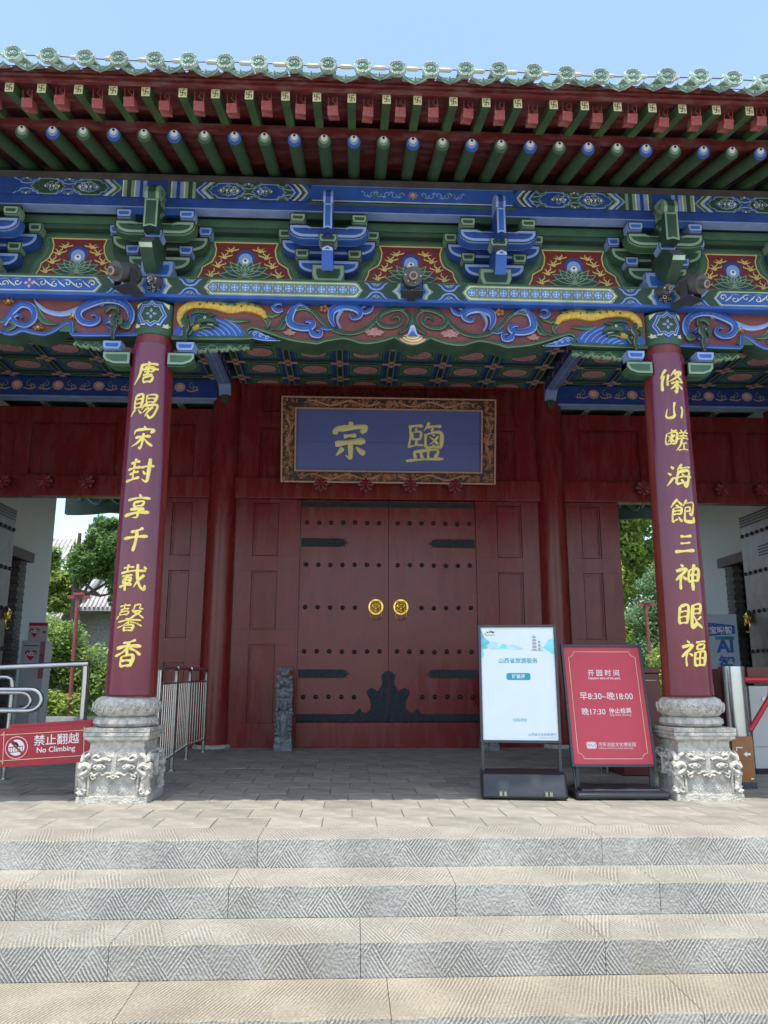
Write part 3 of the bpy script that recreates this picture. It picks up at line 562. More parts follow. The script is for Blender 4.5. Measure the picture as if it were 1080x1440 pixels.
for s in (-1, 1):
    T0 = XZ(Y); T = (lambda u, v, h, s=s: T0(u * s, v, h + .001))
    # flat bands beside the column bracket, both sides
    for c, d in ((2.44, -1), (2.44, 1)):
        o = c + d * .085
        for w_, m_ in ((.03, BLUE), (.035, LBLUE), (.03, BLUE), (.04, LBLUE), (.012, PGOLD), (.03, LGREEN), (.04, DGREEN), (.03, LGREEN), (.012, PGOLD)) if d > 0 else ((.03, GREEN), (.012, PGOLD), (.04, LBLUE), (.035, BLUE), (.035, LBLUE), (.012, PGOLD), (.03, LGREEN), (.04, DGREEN), (.03, LGREEN)):
            if m_ is not BLUE: b.rect(T, min(o, o + d * w_), max(o, o + d * w_), v0, v1, m_, .001)
            o += d * w_
        alt = d > 0
        m1, m2, l1, l2 = (BLUE, DGREEN, LBLUE, LGREEN) if not alt else (DGREEN, BLUE, LGREEN, LBLUE)
        b.rect(T, min(o, o + d * 1.25), max(o, o + d * 1.25), v0, v1, m2, .0005)
        chevr(b, T, o + d * .02, -d, v0, v1, [(.0, l1)], .001)
        chevr(b, T, o + d * .10, d, v0, v1, [(.018, l1), (.02, m1), (.016, l1), (.010, PGOLD), (.03, l2)] if 1 else [], .0015) if 0 else None
        for q, (w_, m_) in enumerate(((.0, l1), (.022, m1), (.044, l1), (.062, PGOLD), (.074, l2))):
            wid = (.022, .022, .018, .012, .022)[q]; vv = lambda k_: o + d * (.012 + w_ + k_)
            L_ = lambda ex: [(o + d * (.085 + w_ + ex), v1), (o + d * (.055 + w_ + ex), v1 - .035), (o + d * (.03 + w_ + ex), vm + .035), (o + d * (.0 + w_ + ex), vm), (o + d * (.03 + w_ + ex), vm - .035), (o + d * (.055 + w_ + ex), v0 + .035), (o + d * (.085 + w_ + ex), v0)]
            a = L_(0); c_ = L_(wid); b.add([T(*p, .002) for p in a] + [T(*p, .002) for p in c_], [(i, i + 1, 8 + i, 7 + i) for i in range(6)], m_)
        cu = o + d * .30
        ruyi(b, T, cu, vm, .185, .086, [(0, l1), (.011, m1)], .003); ruyi(b, T, cu + d * .02, vm, .115, .05, [(0, l2), (.008, m2)], .0055); curls(b, T, cu + d * .01, vm, 1.35, l1, GOLD, .0085, d)
        cu2 = cu + d * .40
        ruyi(b, T, cu2, vm, .17, .086, [(0, l1), (.011, m1)], .003); curls(b, T, cu2 - d * .03, vm, 1.1, l2, GOLD, .0085, -d)
        for uu in (cu + d * .205, cu2 + d * .2):     # half cartouches top and bottom
            for q in (-1, 1):
                hv = [(uu + x * .13, vm + q * .088 - q * y * .07) for x, y in ((-1, 0), (-.8, .35), (-.55, .45), (-.42, .85), (0, 1), (.42, .85), (.55, .45), (.8, .35), (1, 0))]
                b.poly(T, hv, l2, .0042); b.poly(T, [(uu + (x - uu) * .86, vm + q * .088 + (y - vm - q * .088) * .82) for x, y in hv], m2, .005)
                b.rib(T, curl((uu - .03, vm + q * .06), .018, 0, 1.1, q), .007, l1, .0065, raw=True); b.rib(T, curl((uu + .035, vm + q * .065), .016, 3, 1.1, -q), .007, l1, .0065, raw=True)
                b.poly(T, [(uu - .014, vm + q * .086), (uu, vm + q * .065), (uu + .014, vm + q * .086)], PGOLD, .0065)
    # arrow bands and cartouche end of the centre bay
    for q, (ofs, wid, m_) in enumerate(((.0, .02, LBLUE), (.02, .03, BLUE), (.05, .016, LBLUE), (.066, .012, PGOLD), (.078, .03, DGREEN), (.108, .016, LGREEN), (.124, .012, PGOLD), (.136, .05, BLUE2))):
        L_ = lambda ex: [(1.15 - ofs - ex + .07, v1), (1.15 - ofs - ex + .035, v1 - .035), (1.15 - ofs - ex, vm), (1.15 - ofs - ex + .035, v0 + .035), (1.15 - ofs - ex + .07, v0)]
        a = L_(0); c_ = L_(wid); b.add([T(*p, .0065) for p in a] + [T(*p, .0065) for p in c_], [(i, i + 1, 6 + i, 5 + i) for i in range(4)], m_)
    b.rect(T, 0, .985, v0, v1, BLUE2, .0075); b.rect(T, 0, .97, v0 + .006, v0 + .014, PGOLD, .009); b.rect(T, 0, .97, v1 - .012, v1 - .007, LGREEN, .009)
    b.rect(T, 0, 1.0, v0 - .03, v0 - .002, GREEN, -.0035)
    # scroll vine of the cartouche
    for i, (u, r_, d_, m_) in enumerate(((.10, .034, 1, LGREEN), (.17, .036, -1, LBLUE), (.245, .036, 1, LBLUE), (.32, .034, -1, LGREEN), (.385, .03, 1, LGREEN), (.45, .028, -1, LBLUE))):
        b.rib(T, curl((u, vm + .004 * d_), r_, -1.2 * d_, .95, d_), .0085, m_, .010 + i * .0002, raw=True)
        b.rib(T, curl((u + .04, vm - .03 * d_), .013, 0, .8, d_), .006, PBLUE, .0115, raw=True)
T = XZ(Y)
for a in range(8): b.poly(T, [(cos(a * pi / 4) * .012, vm + sin(a * pi / 4) * .012), (cos(a * pi / 4 - .3) * .038, vm + sin(a * pi / 4 - .3) * .033), (cos(a * pi / 4) * .05, vm + sin(a * pi / 4) * .045), (cos(a * pi / 4 + .3) * .038, vm + sin(a * pi / 4 + .3) * .033)], ROSE, .012)
b.disc(T, (0, vm), .02, ORANGE, .014)
b.build('painted_purlin_pattern', hall)

# architrave
b = MB(); b.box(-6.6, 6.6, -.2, 0, 4.532, 4.70, DGREEN); b.box(-6.6, 6.6, -.205, 0, 4.702, 4.714, GREEN); b.box(-6.6, 6.6, -.215, -.09, 4.50, 4.53, BLUE2); b.build('architrave', hall)
b = MB(); T0 = XZ(-.2); v0, v1 = 4.536, 4.698; vm = (v0 + v1) / 2
def cartouche(u0, u1, T, tip, fills, h):
    for k, (ins, m_) in enumerate(fills):
        a, c_ = u0 + ins * 1.3, u1 - ins * 1.3; p = [(a, vm), (a + tip * .45, vm + (v1 - vm - ins) * .45), (a + tip * .6, vm + (v1 - vm - ins) * .7), (a + tip, v1 - ins), (c_ - tip, v1 - ins), (c_ - tip * .6, vm + (v1 - vm - ins) * .7), (c_ - tip * .45, vm + (v1 - vm - ins) * .45), (c_, vm)]
        p += [(x, 2 * vm - z) for x, z in reversed(p[1:-1])]; b.poly(T, p, m_, h + k * .0012)
def xcross(u, T, w_=.115):
    for q in (-1, 1):
        o = [(u - w_, vm + q * .082), (u - w_ * .72, vm + q * .06), (u - w_ * .55, vm + q * .028), (u - w_ * .3, vm + q * .010), (u, vm + q * .004), (u + w_ * .3, vm + q * .010), (u + w_ * .55, vm + q * .028), (u + w_ * .72, vm + q * .06), (u + w_, vm + q * .082)]
        b.poly(T, o, LBLUE, .001)
        for k, m_ in ((.8, BLUE), (.5, LGREEN), (.4, DGREEN)): b.poly(T, [(u + (x - u) * k, vm + q * .082 + (z - vm - q * .082) * k) for x, z in o], m_, .002 + (1 - k) * .004)
        for s in (-1, 1): b.rib(T, curl((u + s * .014, vm + q * .066), .012, 0, 1, s), .005, PBLUE, .006, raw=True)
def boss(u, T, r_=.17):
    for k, m_ in ((1.0, LGREEN), (.9, PGOLD), (.82, LBLUE), (.66, BLUE2)):
        b.poly(T, [(u - r_ * k, vm), (u - r_ * k * .78, vm + .04), (u - r_ * k * .7, vm + .081), (u + r_ * k * .7, vm + .081), (u + r_ * k * .78, vm + .04), (u + r_ * k, vm), (u + r_ * k * .78, vm - .04), (u + r_ * k * .7, vm - .081), (u - r_ * k * .7, vm - .081), (u - r_ * k * .78, vm - .04)], m_, .001 + (1 - k) * .008)
    for a in range(6):
        q = a * pi / 3 + .5; c = (u + cos(q) * .048, vm + sin(q) * .045); b.disc(T, c, .027, INK, .005, 10); b.rib(T, curl(c, .02, q, 1.1, 1), .005, PGREEN, .0065, raw=True)
    b.disc(T, (u, vm), .022, PGOLD, .007); b.disc(T, (u, vm), .013, DGREEN, .008)
for s in (-1, 1):
    T = lambda u, v, h, s=s: T0(u * s, v, h)
    cartouche(.475, 1.985, T, .06, [(0, LGREEN), (.012, PGOLD), (.022, LGREEN)], .001)
    for i in range(14):
        u = .565 + i * .1023
        b.disc(T, (u, vm), .047, GREEN, .0055, 14); b.disc(T, (u, vm), .04, LBLUE, .0065, 12)
        for a in range(8): b.rib(T, [(u, vm), (u + cos(a * pi / 4) * .036, vm + sin(a * pi / 4) * .036)], [.012, .002], PBLUE if a % 2 == 0 else BLUE2, .0075 + (a % 2) * .0005, raw=True)
        b.disc(T, (u, vm), .008, WHITE, .009, 8)
        for q in (-1, 1):
            b.rib(T, [(u + .051, vm + q * .02), (u + .051, vm + q * .058)], .006, PINK, .007, raw=True); b.rib(T, [(u + .03, vm + q * .052), (u + .051, vm + q * .04), (u + .072, vm + q * .052)], .006, DGREEN, .0075, n=3)
    xcross(.35, T); xcross(2.11, T); boss(2.445, T); xcross(2.78, T)
    cartouche(2.93, 5.0, T, .06, [(0, LGREEN), (.010, PGOLD), (.016, BLUE2)], .001)
    for i in range(9):
        u = 3.02 + i * .115
        if 3.55 < u < 3.62: continue
        b.rib(T, curl((u, vm + .008 * (-1) ** i), .034, .5 * i, 1.0, (-1) ** i), .008, PGOLD, .006, raw=True)
        b.rib(T, [(u + .02, vm - .03), (u + .06, vm + .0), (u + .09, vm + .03)], [.006, .012, .004], PGOLD, .0065, n=3)
        b.rib(T, [(u - .03, vm + .035), (u + .01, vm + .045), (u + .05, vm + .03)], [.003, .009, .003], LGREEN, .007, n=3)
    for a in range(4):
        q = a * pi / 2; b.poly(T, [(3.60 + cos(q + d) * r_, vm + sin(q + d) * r_) for r_, d in ((.008, 0), (.035, .5), (.052, 0), (.035, -.5))], PINK, .008)
boss(0, T0, .2)
b.build('painted_architrave_pattern', hall)

# ---- carved boards under the architrave
def bar(b, T, pts, depth, th, m, mt):   # board whose lower edge follows a line
    pass
def trim(b, T, pts, hgt, m, d=.05):
    """scalloped leaf fringe"""
    n = int(abs(pts[1][0] - pts[0][0]) / .05)
    u0, v0 = pts[0]; u1, v1 = pts[1]; sh = []
    for i in range(n + 1):
        t = i / n; u = u0 + (u1 - u0) * t; hh = hgt * (1 - .55 * t); sh += [(u, v0 + (v1 - v0) * t - hh + .018 * (i % 2)), (u + (u1 - u0) / n * .5, v0 + (v1 - v0) * t - hh - .008)]
    top = [(u1, v1), (u0, v0)]
    b.relief(T, [(u, v) for u, v in sh], .022, LGREEN, LGREEN, d, n=3)
    for i in range(len(sh) - 1):
        b.add([T(sh[i][0], sh[i][1], d * .5), T(sh[i + 1][0], sh[i + 1][1], d * .5), T(sh[i + 1][0], v0 + .005, d * .3), T(sh[i][0], v0 + .005, d * .3)], [(0, 1, 2, 3)], GREEN)
    b.relief(T, [(u0 + (u1 - u0) * t, v0 - hgt * .4 + .02 * sin(t * 20)) for t in [i / 14 for i in range(15)]], .02, LGREEN, GREEN, d * 1.1, n=3)
def cboard(ground, rail, x_in, x_out, side):
    b = MB(); T = XZ(-.10)
    low = ground
    # board and thick lower rim following the cusped edge
    n = len(low); 
    b.add([(x, -.10, z) for x, z in low] + [(x, -.10, 4.499) for x, z in low], [(i, i + 1, n + i + 1, n + i) for i in range(n - 1)], PANELRED)
    b.add([(x, -.10, z) for x, z in low] + [(x, .06, z - .03) for x, z in low], [(i, i + 1, n + i + 1, n + i) for i in range(n - 1)], DGREEN)
    b.add([(x, .06, z - .03) for x, z in low] + [(x, .06, 4.499) for x, z in low], [(i, i + 1, n + i + 1, n + i) for i in range(n - 1)], DGREEN)
    return b
def spl(k, src=CP, n=5): return cr(src[k], n)
# centre board
railL = cr([p for p in CP['rail'][:-2]], 4); zc = CP['rail'][-4][1]
railL = [p for p in railL if p[0] < -.19] + [(-.15, 4.182), (-.10, 4.15), (-.05, 4.128), (0, 4.118)]
low = [(-2.27, 4.131)] + railL + [(-x, z) for x, z in reversed(railL[:-1])] + [(2.27, 4.131)]
# keep the outline a function of x where the notch curls back
mono = []
for p in low:
    if not mono or p[0] > mono[-1][0] + .001: mono.append(p)
b = cboard(mono, None, 0, 0, 0); b.build('carved_board', hall)
b = MB(); T = XZ(-.10)
n = len(mono); ext = [(x, z - .045) for x, z in mono]
b.add([(x, -.135, z - .012) for x, z in mono] + [(x, .05, z - .055) for x, z in mono], [(i, i + 1, n + i + 1, n + i) for i in range(n - 1)], DGREEN)
b.relief(T, low, .034, LGREEN, GREEN, .045, n=2)
b.build('board_rim', hall, 1)
def carve_half(s):
    b = MB(); T0 = XZ(-.10); T = (lambda u, v, h: T0(u * s, v, h))
    D = CP
    ct = [[D['rail'][0][0], 0], 0]
    # waves
    b.poly(T, cr(D['wave'], 4, True), BLUE2, .008)
    for k in range(9):
        c = (-2.08 + k * .012, 4.10); r_ = .05 + k * .032
        b.rib(T, [(c[0] + r_ * 1.25 * cos(a), c[1] + r_ * .9 * sin(a)) for a in [1.35 - i * .16 for i in range(9)] if 4.15 < c[1] + r_ * .9 * sin(a) < 4.34 and c[0] + r_ * 1.25 * cos(a) < -1.62] or [(-2.0, 4.2), (-1.99, 4.2)], .009, LBLUE, .012 + k * .0002, raw=True)
    for k in range(5): b.rib(T, [(-2.2 + k * .012, 4.16 + k * .035), (-2.15 + k * .01, 4.19 + k * .03), (-2.1, 4.17 + k * .035)], .009, LBLUE, .014, n=3)
    # yellow dragon
    b.relief(T, D['dbody'], [.04, .07, .08, .085, .085, .08, .075, .07, .07, .065, .06, .045], YEL, YEL, .045, n=5)
    b.relief(T, [(u, v + .045) for u, v in D['dbody'][1:7]], [.008, .018, .02, .02, .015, .008], LGREEN, GREEN, .055, n=4)
    for k in range(9):
        u, v = D['dbody'][2]; b.ball(T(-1.50 - k * .065, 4.468 + .012 * sin(k * 2.1) + (.0 if k < 5 else .012), .045), .012, GREEN, 6, 4)
    for f in ('fin1', 'fin2', 'fin3'): b.relief(T, D[f], [.02, .05, .008], LGREEN, GREEN, .035, n=5)
    b.relief(T, D['mane'], [.02, .035, .03, .01], LGREEN, GREEN, .05)
    b.relief(T, D['head1'], [.07, .075, .05, .02], DGREEN, GREEN, .065, n=4); b.relief(T, D['head2'], [.05, .04, .02], LGREEN, DGREEN, .055, n=4)
    b.relief(T, [(-2.06, 4.33), (-2.0, 4.36), (-1.93, 4.355), (-1.87, 4.375)], [.01, .02, .014, .004], LGREEN, GREEN, .06, n=4)
    b.relief(T, [(-2.05, 4.28), (-2.09, 4.25), (-2.1, 4.2)], [.05, .045, .01], LGREEN, DGREEN, .055, n=4)
    ey = D['eye'][0]; b.ball(T(ey[0], ey[1] + .012, .068), .013, WHITE, 8, 5); b.ball(T(ey[0], ey[1] + .012, .078), .006, INK, 6, 4)
    b.relief(T, D['teeth'], .012, WHITE, WHITE, .055, n=3); b.relief(T, [(-1.95, 4.255), (-1.90, 4.245)], .014, PINK, RED, .052, n=3)
    b.ball(T(-1.86, 4.285, .05), .018, GREEN, 7, 5)
    b.relief(T, [(-2.12, 4.16), (-2.09, 4.22), (-2.13, 4.25), (-2.17, 4.22)], [.03, .035, .03, .01], LGREEN, DGREEN, .06, n=4)
    # cloud at the notch
    b.poly(T, cr(D['cloud'], 4, True), LBLUE, .018); b.poly(T, offset(cr(D['cloud'], 4, True), .01), BLUE2, .022)
    for u, v in ((-1.5, 4.185), (-1.44, 4.17), (-1.38, 4.15)): b.rib(T, curl((u, v), .022, 0, 1.1), .006, PBLUE, .026, raw=True)
    # vines
    b.relief(T, D['g1'], [.02, .03, .035, .04, .045, .05, .05, .045, .045, .045, .045, .045, .045, .045, .045, .045, .03], LGREEN, DGREEN, .03, n=5, ef=.75)
    b.relief(T, [(u, v - .0) for u, v in D['g1'][3:9]], .012, LGREEN, GREEN, .042, n=5)
    b.relief(T, D['g1b'], [.01, .04, .01], LGREEN, GREEN, .034)
    b.relief(T, D['g2'], [.03, .045, .05, .05, .05, .045, .04, .035, .025, .01], LGREEN, DGREEN, .04, ef=.75)
    for k, ww in (('b1', [.012, .045, .075, .08, .075, .07, .05, .04, .02]), ('b2', [.02, .05, .08, .085, .085, .075, .05, .035, .015]), ('b3', [.03, .05, .04, .035, .03, .015]), ('b4', [.02, .045, .04, .03, .015]), ('b5', [.02, .06, .05, .035, .015])):
        b.relief(T, D[k], ww, PBLUE, BLUE2, .05, n=5, ef=.72)
    b.relief(T, D['b2c'], [.02, .03, .02, .02], PBLUE, LBLUE, .058, n=4); b.relief(T, D['b5b'], [.04, .03, .008], PBLUE, BLUE2, .04)
    # lotus flowers
    for key, sc_ in (('lot1', .75), ('lot2', 1.15)):
        u, v = D[key][0]
        b.relief(T, [(u, v + .09 * sc_), (u + .005, v + .03)], .014, LGREEN, GREEN, .03, n=3)
        for a in (-1.35, -.8, 0, .8, 1.35):
            L = .085 * sc_; dx, dz = sin(a), -cos(a) * .55
            b.relief(T, [(u, v + .012), (u + dx * L * .5, v + .005 + dz * L * .5), (u + dx * L, v + dz * L + (.012 if abs(a) > 1 else 0))], [.012, .045 * sc_, .004], PINK, ROSE, .035 - abs(a) * .004, n=4)
        b.relief(T, [(u - .025 * sc_, v + .02), (u + .025 * sc_, v + .02)], .03 * sc_, PINK, ROSE, .042, n=3)
    u, v = D['bf'][0]
    for a in range(5): b.ball(T(u + .03 * cos(a * 1.26), v + .022 * sin(a * 1.26), .02), .02, BROWNF, 7, 5)
    return b
for s in (-1, 1): carve_half(-s).build('carved_dragon_relief', hall, 1)
b = MB()    # gold fan with blue crown in the middle
for k in range(3):
    r_ = .115 - k * .03; q = [(r_ * 1.15 * sin(a), 4.195 - r_ * .78 * cos(a)) for a in [-1.2 + i * .2 for i in range(13)]]
    b.poly(T, q, ORANGE if k % 2 == 0 else GOLD, .045 + .006 * k); b.rib(T, q, .010, PGOLD if k else PINK, .052 + .006 * k, raw=True)
for k, (r_, m_) in enumerate(((.09, PBLUE), (.07, LBLUE), (.05, BLUE2))): b.poly(T, [(-r_, 4.178), (-r_ * .5, 4.20), (-r_ * .2, 4.225 + .03 * (2 - k)), (0, 4.235 + .03 * (2 - k)), (r_ * .2, 4.225 + .03 * (2 - k)), (r_ * .5, 4.20), (r_, 4.178)], m_, .062 + .002 * k)
b.build('carved_fan', hall, 1)
# side boards
raS = cr(SP['rail'], 4); lowS = [p for p in raS]
mono = []
for p in lowS:
    if not mono or p[0] < mono[-1][0] - .001: mono.append(p)
zl = mono[-1][1]; mono += [(-4.4, zl + .0), (-4.7, 4.2), (-5.4, 4.15), (-6.2, 4.12)]
def side_half(s):
    lo = [(x * s, z) for x, z in mono]
    b = cboard(lo, None, 0, 0, 0); b.add([(lo[0][0], -.1, lo[0][1]), (lo[0][0], -.1, 4.499), (lo[0][0], .06, 4.499), (lo[0][0], .06, lo[0][1] - .03)], [(0, 1, 2, 3)], BLUE2); bd = b.build('carved_board', hall)
    b = MB(); n = len(lo); b.add([(x, -.135, z - .012) for x, z in lo] + [(x, .05, z - .055) for x, z in lo], [(i, i + 1, n + i + 1, n + i) for i in range(n - 1)], DGREEN)
    T0 = XZ(-.10); T = lambda u, v, h: T0(u * s, v, h)
    b.relief(T, [(mono[0][0], 4.45)] + [(mono[0][0], 4.3)] + [(mono[0][0], mono[0][1] + .02)], .035, LBLUE, BLUE2, .045, n=2)
    b.relief(T, mono, .038, LBLUE, BLUE2, .046, n=2); b.build('board_rim', hall, 1)
    b = MB(); D = SP
    b.relief(T, D['tail'], [.06, .075, .06, .05, .04, .03, .008], PBLUE, LBLUE, .035, n=5, ef=.6)
    b.relief(T, D['body'], [.05, .06, .07, .075, .075, .075, .075, .07, .065, .06, .05, .03, .012], PBLUE, BLUE2, .055, n=5, ef=.72)
    for k in range(8):
        a = D['body']; i = 2 + k * .5; p = cr(a, 2)[int(i * 2)]; q = cr(a, 2)[int(i * 2) + 1]; dx, dz = q[0] - p[0], q[1] - p[1]; L = math.hypot(dx, dz) or 1
        b.rib(T, [(p[0] - dz / L * .033, p[1] + dx / L * .033), (p[0] + dz / L * .0, p[1] - dx / L * .0)], .006, BLUE, .0575, raw=True)
    b.relief(T, D['head'], [.03, .06, .055, .02], LBLUE, BLUE2, .065, n=4); b.relief(T, D['head2'], [.012, .035, .03], LBLUE, BLUE2, .055, n=4); b.relief(T, D['horn'], [.04, .04, .035, .01], LGREEN, GREEN, .06, n=4)
    u, v = D['head'][1]; b.ball(T(u + .01, v + .015, .068), .012, WHITE, 8, 5); b.ball(T(u + .008, v + .015, .078), .006, INK, 6, 4)
    b.relief(T, [(u - .02, v - .035), (u + .04, v - .045)], .012, WHITE, WHITE, .055, n=2); b.relief(T, [(u - .01, v - .052), (u + .04, v - .062)], .012, PINK, RED, .05, n=2)
    for q, w_ in (('g', [.03, .06, .05, .006]), ('g0', [.02, .05, .04]), ('gl', [.02, .04, .04, .03, .01])): b.relief(T, D[q], w_, LGREEN, GREEN, .038, n=5, ef=.7)
    b.relief(T, D['curl'], [.03, .06, .07, .07, .065, .06, .06, .055, .05, .04, .03, .015], PBLUE, BLUE2, .05, n=5, ef=.72)
    b.relief(T, D['gf'], [.04, .05, .04, .01], LGREEN, GREEN, .065, n=4)
    b.poly(T, cr(D['gr'], 3, True), GREEN, .03); b.relief(T, D['gr'], [.01, .03, .03, .01], LGREEN, GREEN, .035)
    b.relief(T, [(-3.98, 4.25), (-4.1, 4.38), (-4.25, 4.3), (-4.2, 4.22)], [.05, .07, .06, .02], PBLUE, BLUE2, .05)
    for f in ('f1', 'f2', 'f3'):
        u, v = D[f][0]
        for a in range(6): b.relief(T, [(u, v), (u + .05 * cos(a), v + .03 * sin(a))], [.01, .03], BROWNF, BROWNF, .025 + .003 * (a % 3), n=3)
        b.ball(T(u, v, .028), .014, GOLD, 6, 4)
    b.build('carved_beast_relief', hall, 1)
for s in (1, -1): side_half(s)
# fringes, corbel arms and posts beside each column head
for s in (-1, 1):
    for d, L in ((-1, .52), (1, .30)):
        b = MB(); T0 = XZ(-.06); T = lambda u, v, h: T0(u * s, v, h)
        u0 = CX + d * (.36 if d < 0 else .40); b.relief(T, [(u0, 4.085), (u0 + d * L, 4.085)], .03, LGREEN, DGREEN, .03, n=2)
        trim(b, T, [(u0, 4.10), (u0 + d * L, 4.10)], .085, LGREEN); b.build('fringe_board', hall, 1)
        b = MB(); u = (CX + d * .335) * s; block(b, u, 3.965, 4.052, .085, -.22, -.08, [(.005, INK), (.02, LBLUE)], BLUE2, LBLUE, .8); b.build('corbel_block', hall)
        b = MB(); e = s * d; x1 = s * CX + e * .17; x2 = s * CX + e * .42
        ar = [(x1, 3.955), (x2, 3.955), (x2, 3.90), (x2 - e * .03, 3.862), (x2 - e * .1, 3.835), (x1, 3.835)]
        b.outl(ar, -.19, -.02, [(.005, INK), (.02, LGREEN)], GREEN, GREEN); b.outl([(x, z - .012 if z < 3.9 else z) for x, z in ar], -.17, -.04, [], GREEN, GREEN); b.build('corbel_arm', hall)
        # small carved hanging figure
        b = MB(); u = s * (CX + d * .33)
        g = lambda u_, v, h: (u + u_, -.2 - h, v)
        b.relief(g, [(0, 4.30), (-.015, 4.26), (.01, 4.2), (-.005, 4.14), (.005, 4.055)], [.03, .07, .05, .045, .02], STONEG, DGREEN, .05, n=4)
        b.relief(g, [(.02, 4.25), (.05, 4.27), (.06, 4.23), (.04, 4.21)], [.02, .04, .03, .02], STONEG, GREEN, .06, n=4); b.ball(g(0, 4.30, .03), .028, DGREEN, 7, 5); b.build('hanging_figure', hall, 1)

# ---- ceiling: coffer grid with painted panels
ZC = 5.53; px_, py_ = .763, .607
b = MB()
def xs(c): return [c + k * px_ for k in range(-12, 13)]
cen = [k * px_ for k in range(-3, 4)]; sid = [2.744 + k * px_ for k in range(0, 6)]
lines = sorted([x for x in cen] + sid + [-x for x in sid]); ys = [.145 + .607 * k for k in range(0, 15)]
for x in lines: b.box(x - .048, x + .048, .17, 9.2, ZC, ZC + .10, DGREEN)
b2 = MB(); Tc = XY(ZC)
for j, y in enumerate(ys):
    b.box(-6.6, 6.6, y - .040, y + .040, ZC + .003, ZC + .097, DGREEN)
for x in lines:
    for e in (-.042, .042): b2.rect(Tc, x + e - .009, x + e + .009, .2, 5.9, LGREEN, .002)
for y in ys[1:]:
    for e in (-.034, .034): b2.rect(Tc, -6.5, 6.5, y + e - .008, y + e + .008, LGREEN, .0035)
    for x in lines:
        if y > 6.3: continue
        for ax in range(4):
            dx, dy = ((1, 0), (0, 1), (-1, 0), (0, -1))[ax]; L0, L1 = .035, .15 if dy == 0 else .125; W = .032
            P4 = [(x + dx * L0 - dy * W, y + dy * L0 + dx * W), (x + dx * (L1 - .03) - dy * W, y + dy * (L1 - .03) + dx * W), (x + dx * L1, y + dy * L1), (x + dx * (L1 - .03) + dy * W, y + dy * (L1 - .03) - dx * W), (x + dx * L0 + dy * W, y + dy * L0 - dx * W)]
            b2.poly(Tc, P4, PINK, .005)
            for q in range(3):
                t = L0 + .02 + q * .03; b2.disc(Tc, (x + dx * t, y + dy * t), .007, WHITE if q != 1 else RED, .0065, 6)
        b2.rect(Tc, x - .03, x + .03, y - .03, y + .03, BROWNF, .0055)
b.build('ceiling_grid', hall); b2.build('ceiling_grid_painting', hall)
b = MB(); Tp = XY(0); W, D = .333, .266
b.rect(Tp, -W, W, -D, D, DGREEN, 0); b.rect(Tp, -W * .97, W * .97, -D * .96, D * .96, BLUE2, .003); 
for k, m_ in ((.78, LGREEN), (.755, DGREEN), (.70, LGREEN)): b.rect(Tp, -W * k, W * k, -D * k, D * k, m_, .004 + (1 - k) * .012)
GG = mat('ceiling_green', (.08, .30, .18), .6, var=.5, sc_=60)
b.rect(Tp, -W * .69, W * .69, -D * .69, D * .69, GG, .009)
for sx in (-1, 1):
    for sy in (-1, 1):
        b.poly(Tp, [(sx * W * .67, sy * D * .67), (sx * W * .35, sy * D * .66), (sx * W * .5, sy * D * .5), (sx * W * .66, sy * D * .35)], LGREEN, .0105); b.poly(Tp, [(sx * W * .64, sy * D * .63), (sx * W * .45, sy * D * .62), (sx * W * .53, sy * D * .53), (sx * W * .63, sy * D * .45)], DGREEN, .0115)
b.disc(Tp, (0, 0), W * .62, DGREEN, .012, 28, D * .62); b.disc(Tp, (0, 0), W * .56, PINK, .0135, 28, D * .55)
PKD = mat('ceiling_pink_line', (.30, .12, .12), .6)
for k in range(26):
    a = k * 2.4; r_ = math.sqrt(k / 26) * .47; b.rib(Tp, curl((W * r_ * cos(a), D * r_ * sin(a)), .022, a, .8, (-1) ** k), .006, PKD, .0145, raw=True)
cp = None
allx = lines
for i in range(len(allx) - 1):
    xm = (allx[i] + allx[i + 1]) / 2; wd = allx[i + 1] - allx[i]
    if wd < .5: continue
    for j in range(2, 9):
        ym = (ys[j] + ys[j + 1]) / 2
        if cp is None: cp = b.build('ceiling_panel', hall, loc=(xm, ym, ZC + .035))
        else: copyp(cp, hall, (xm, ym, ZC + .035))
MB().box(-6.6, 6.6, .17, 9.2, ZC + .105, ZC + .14, DARK).build('ceiling_backing', hall)
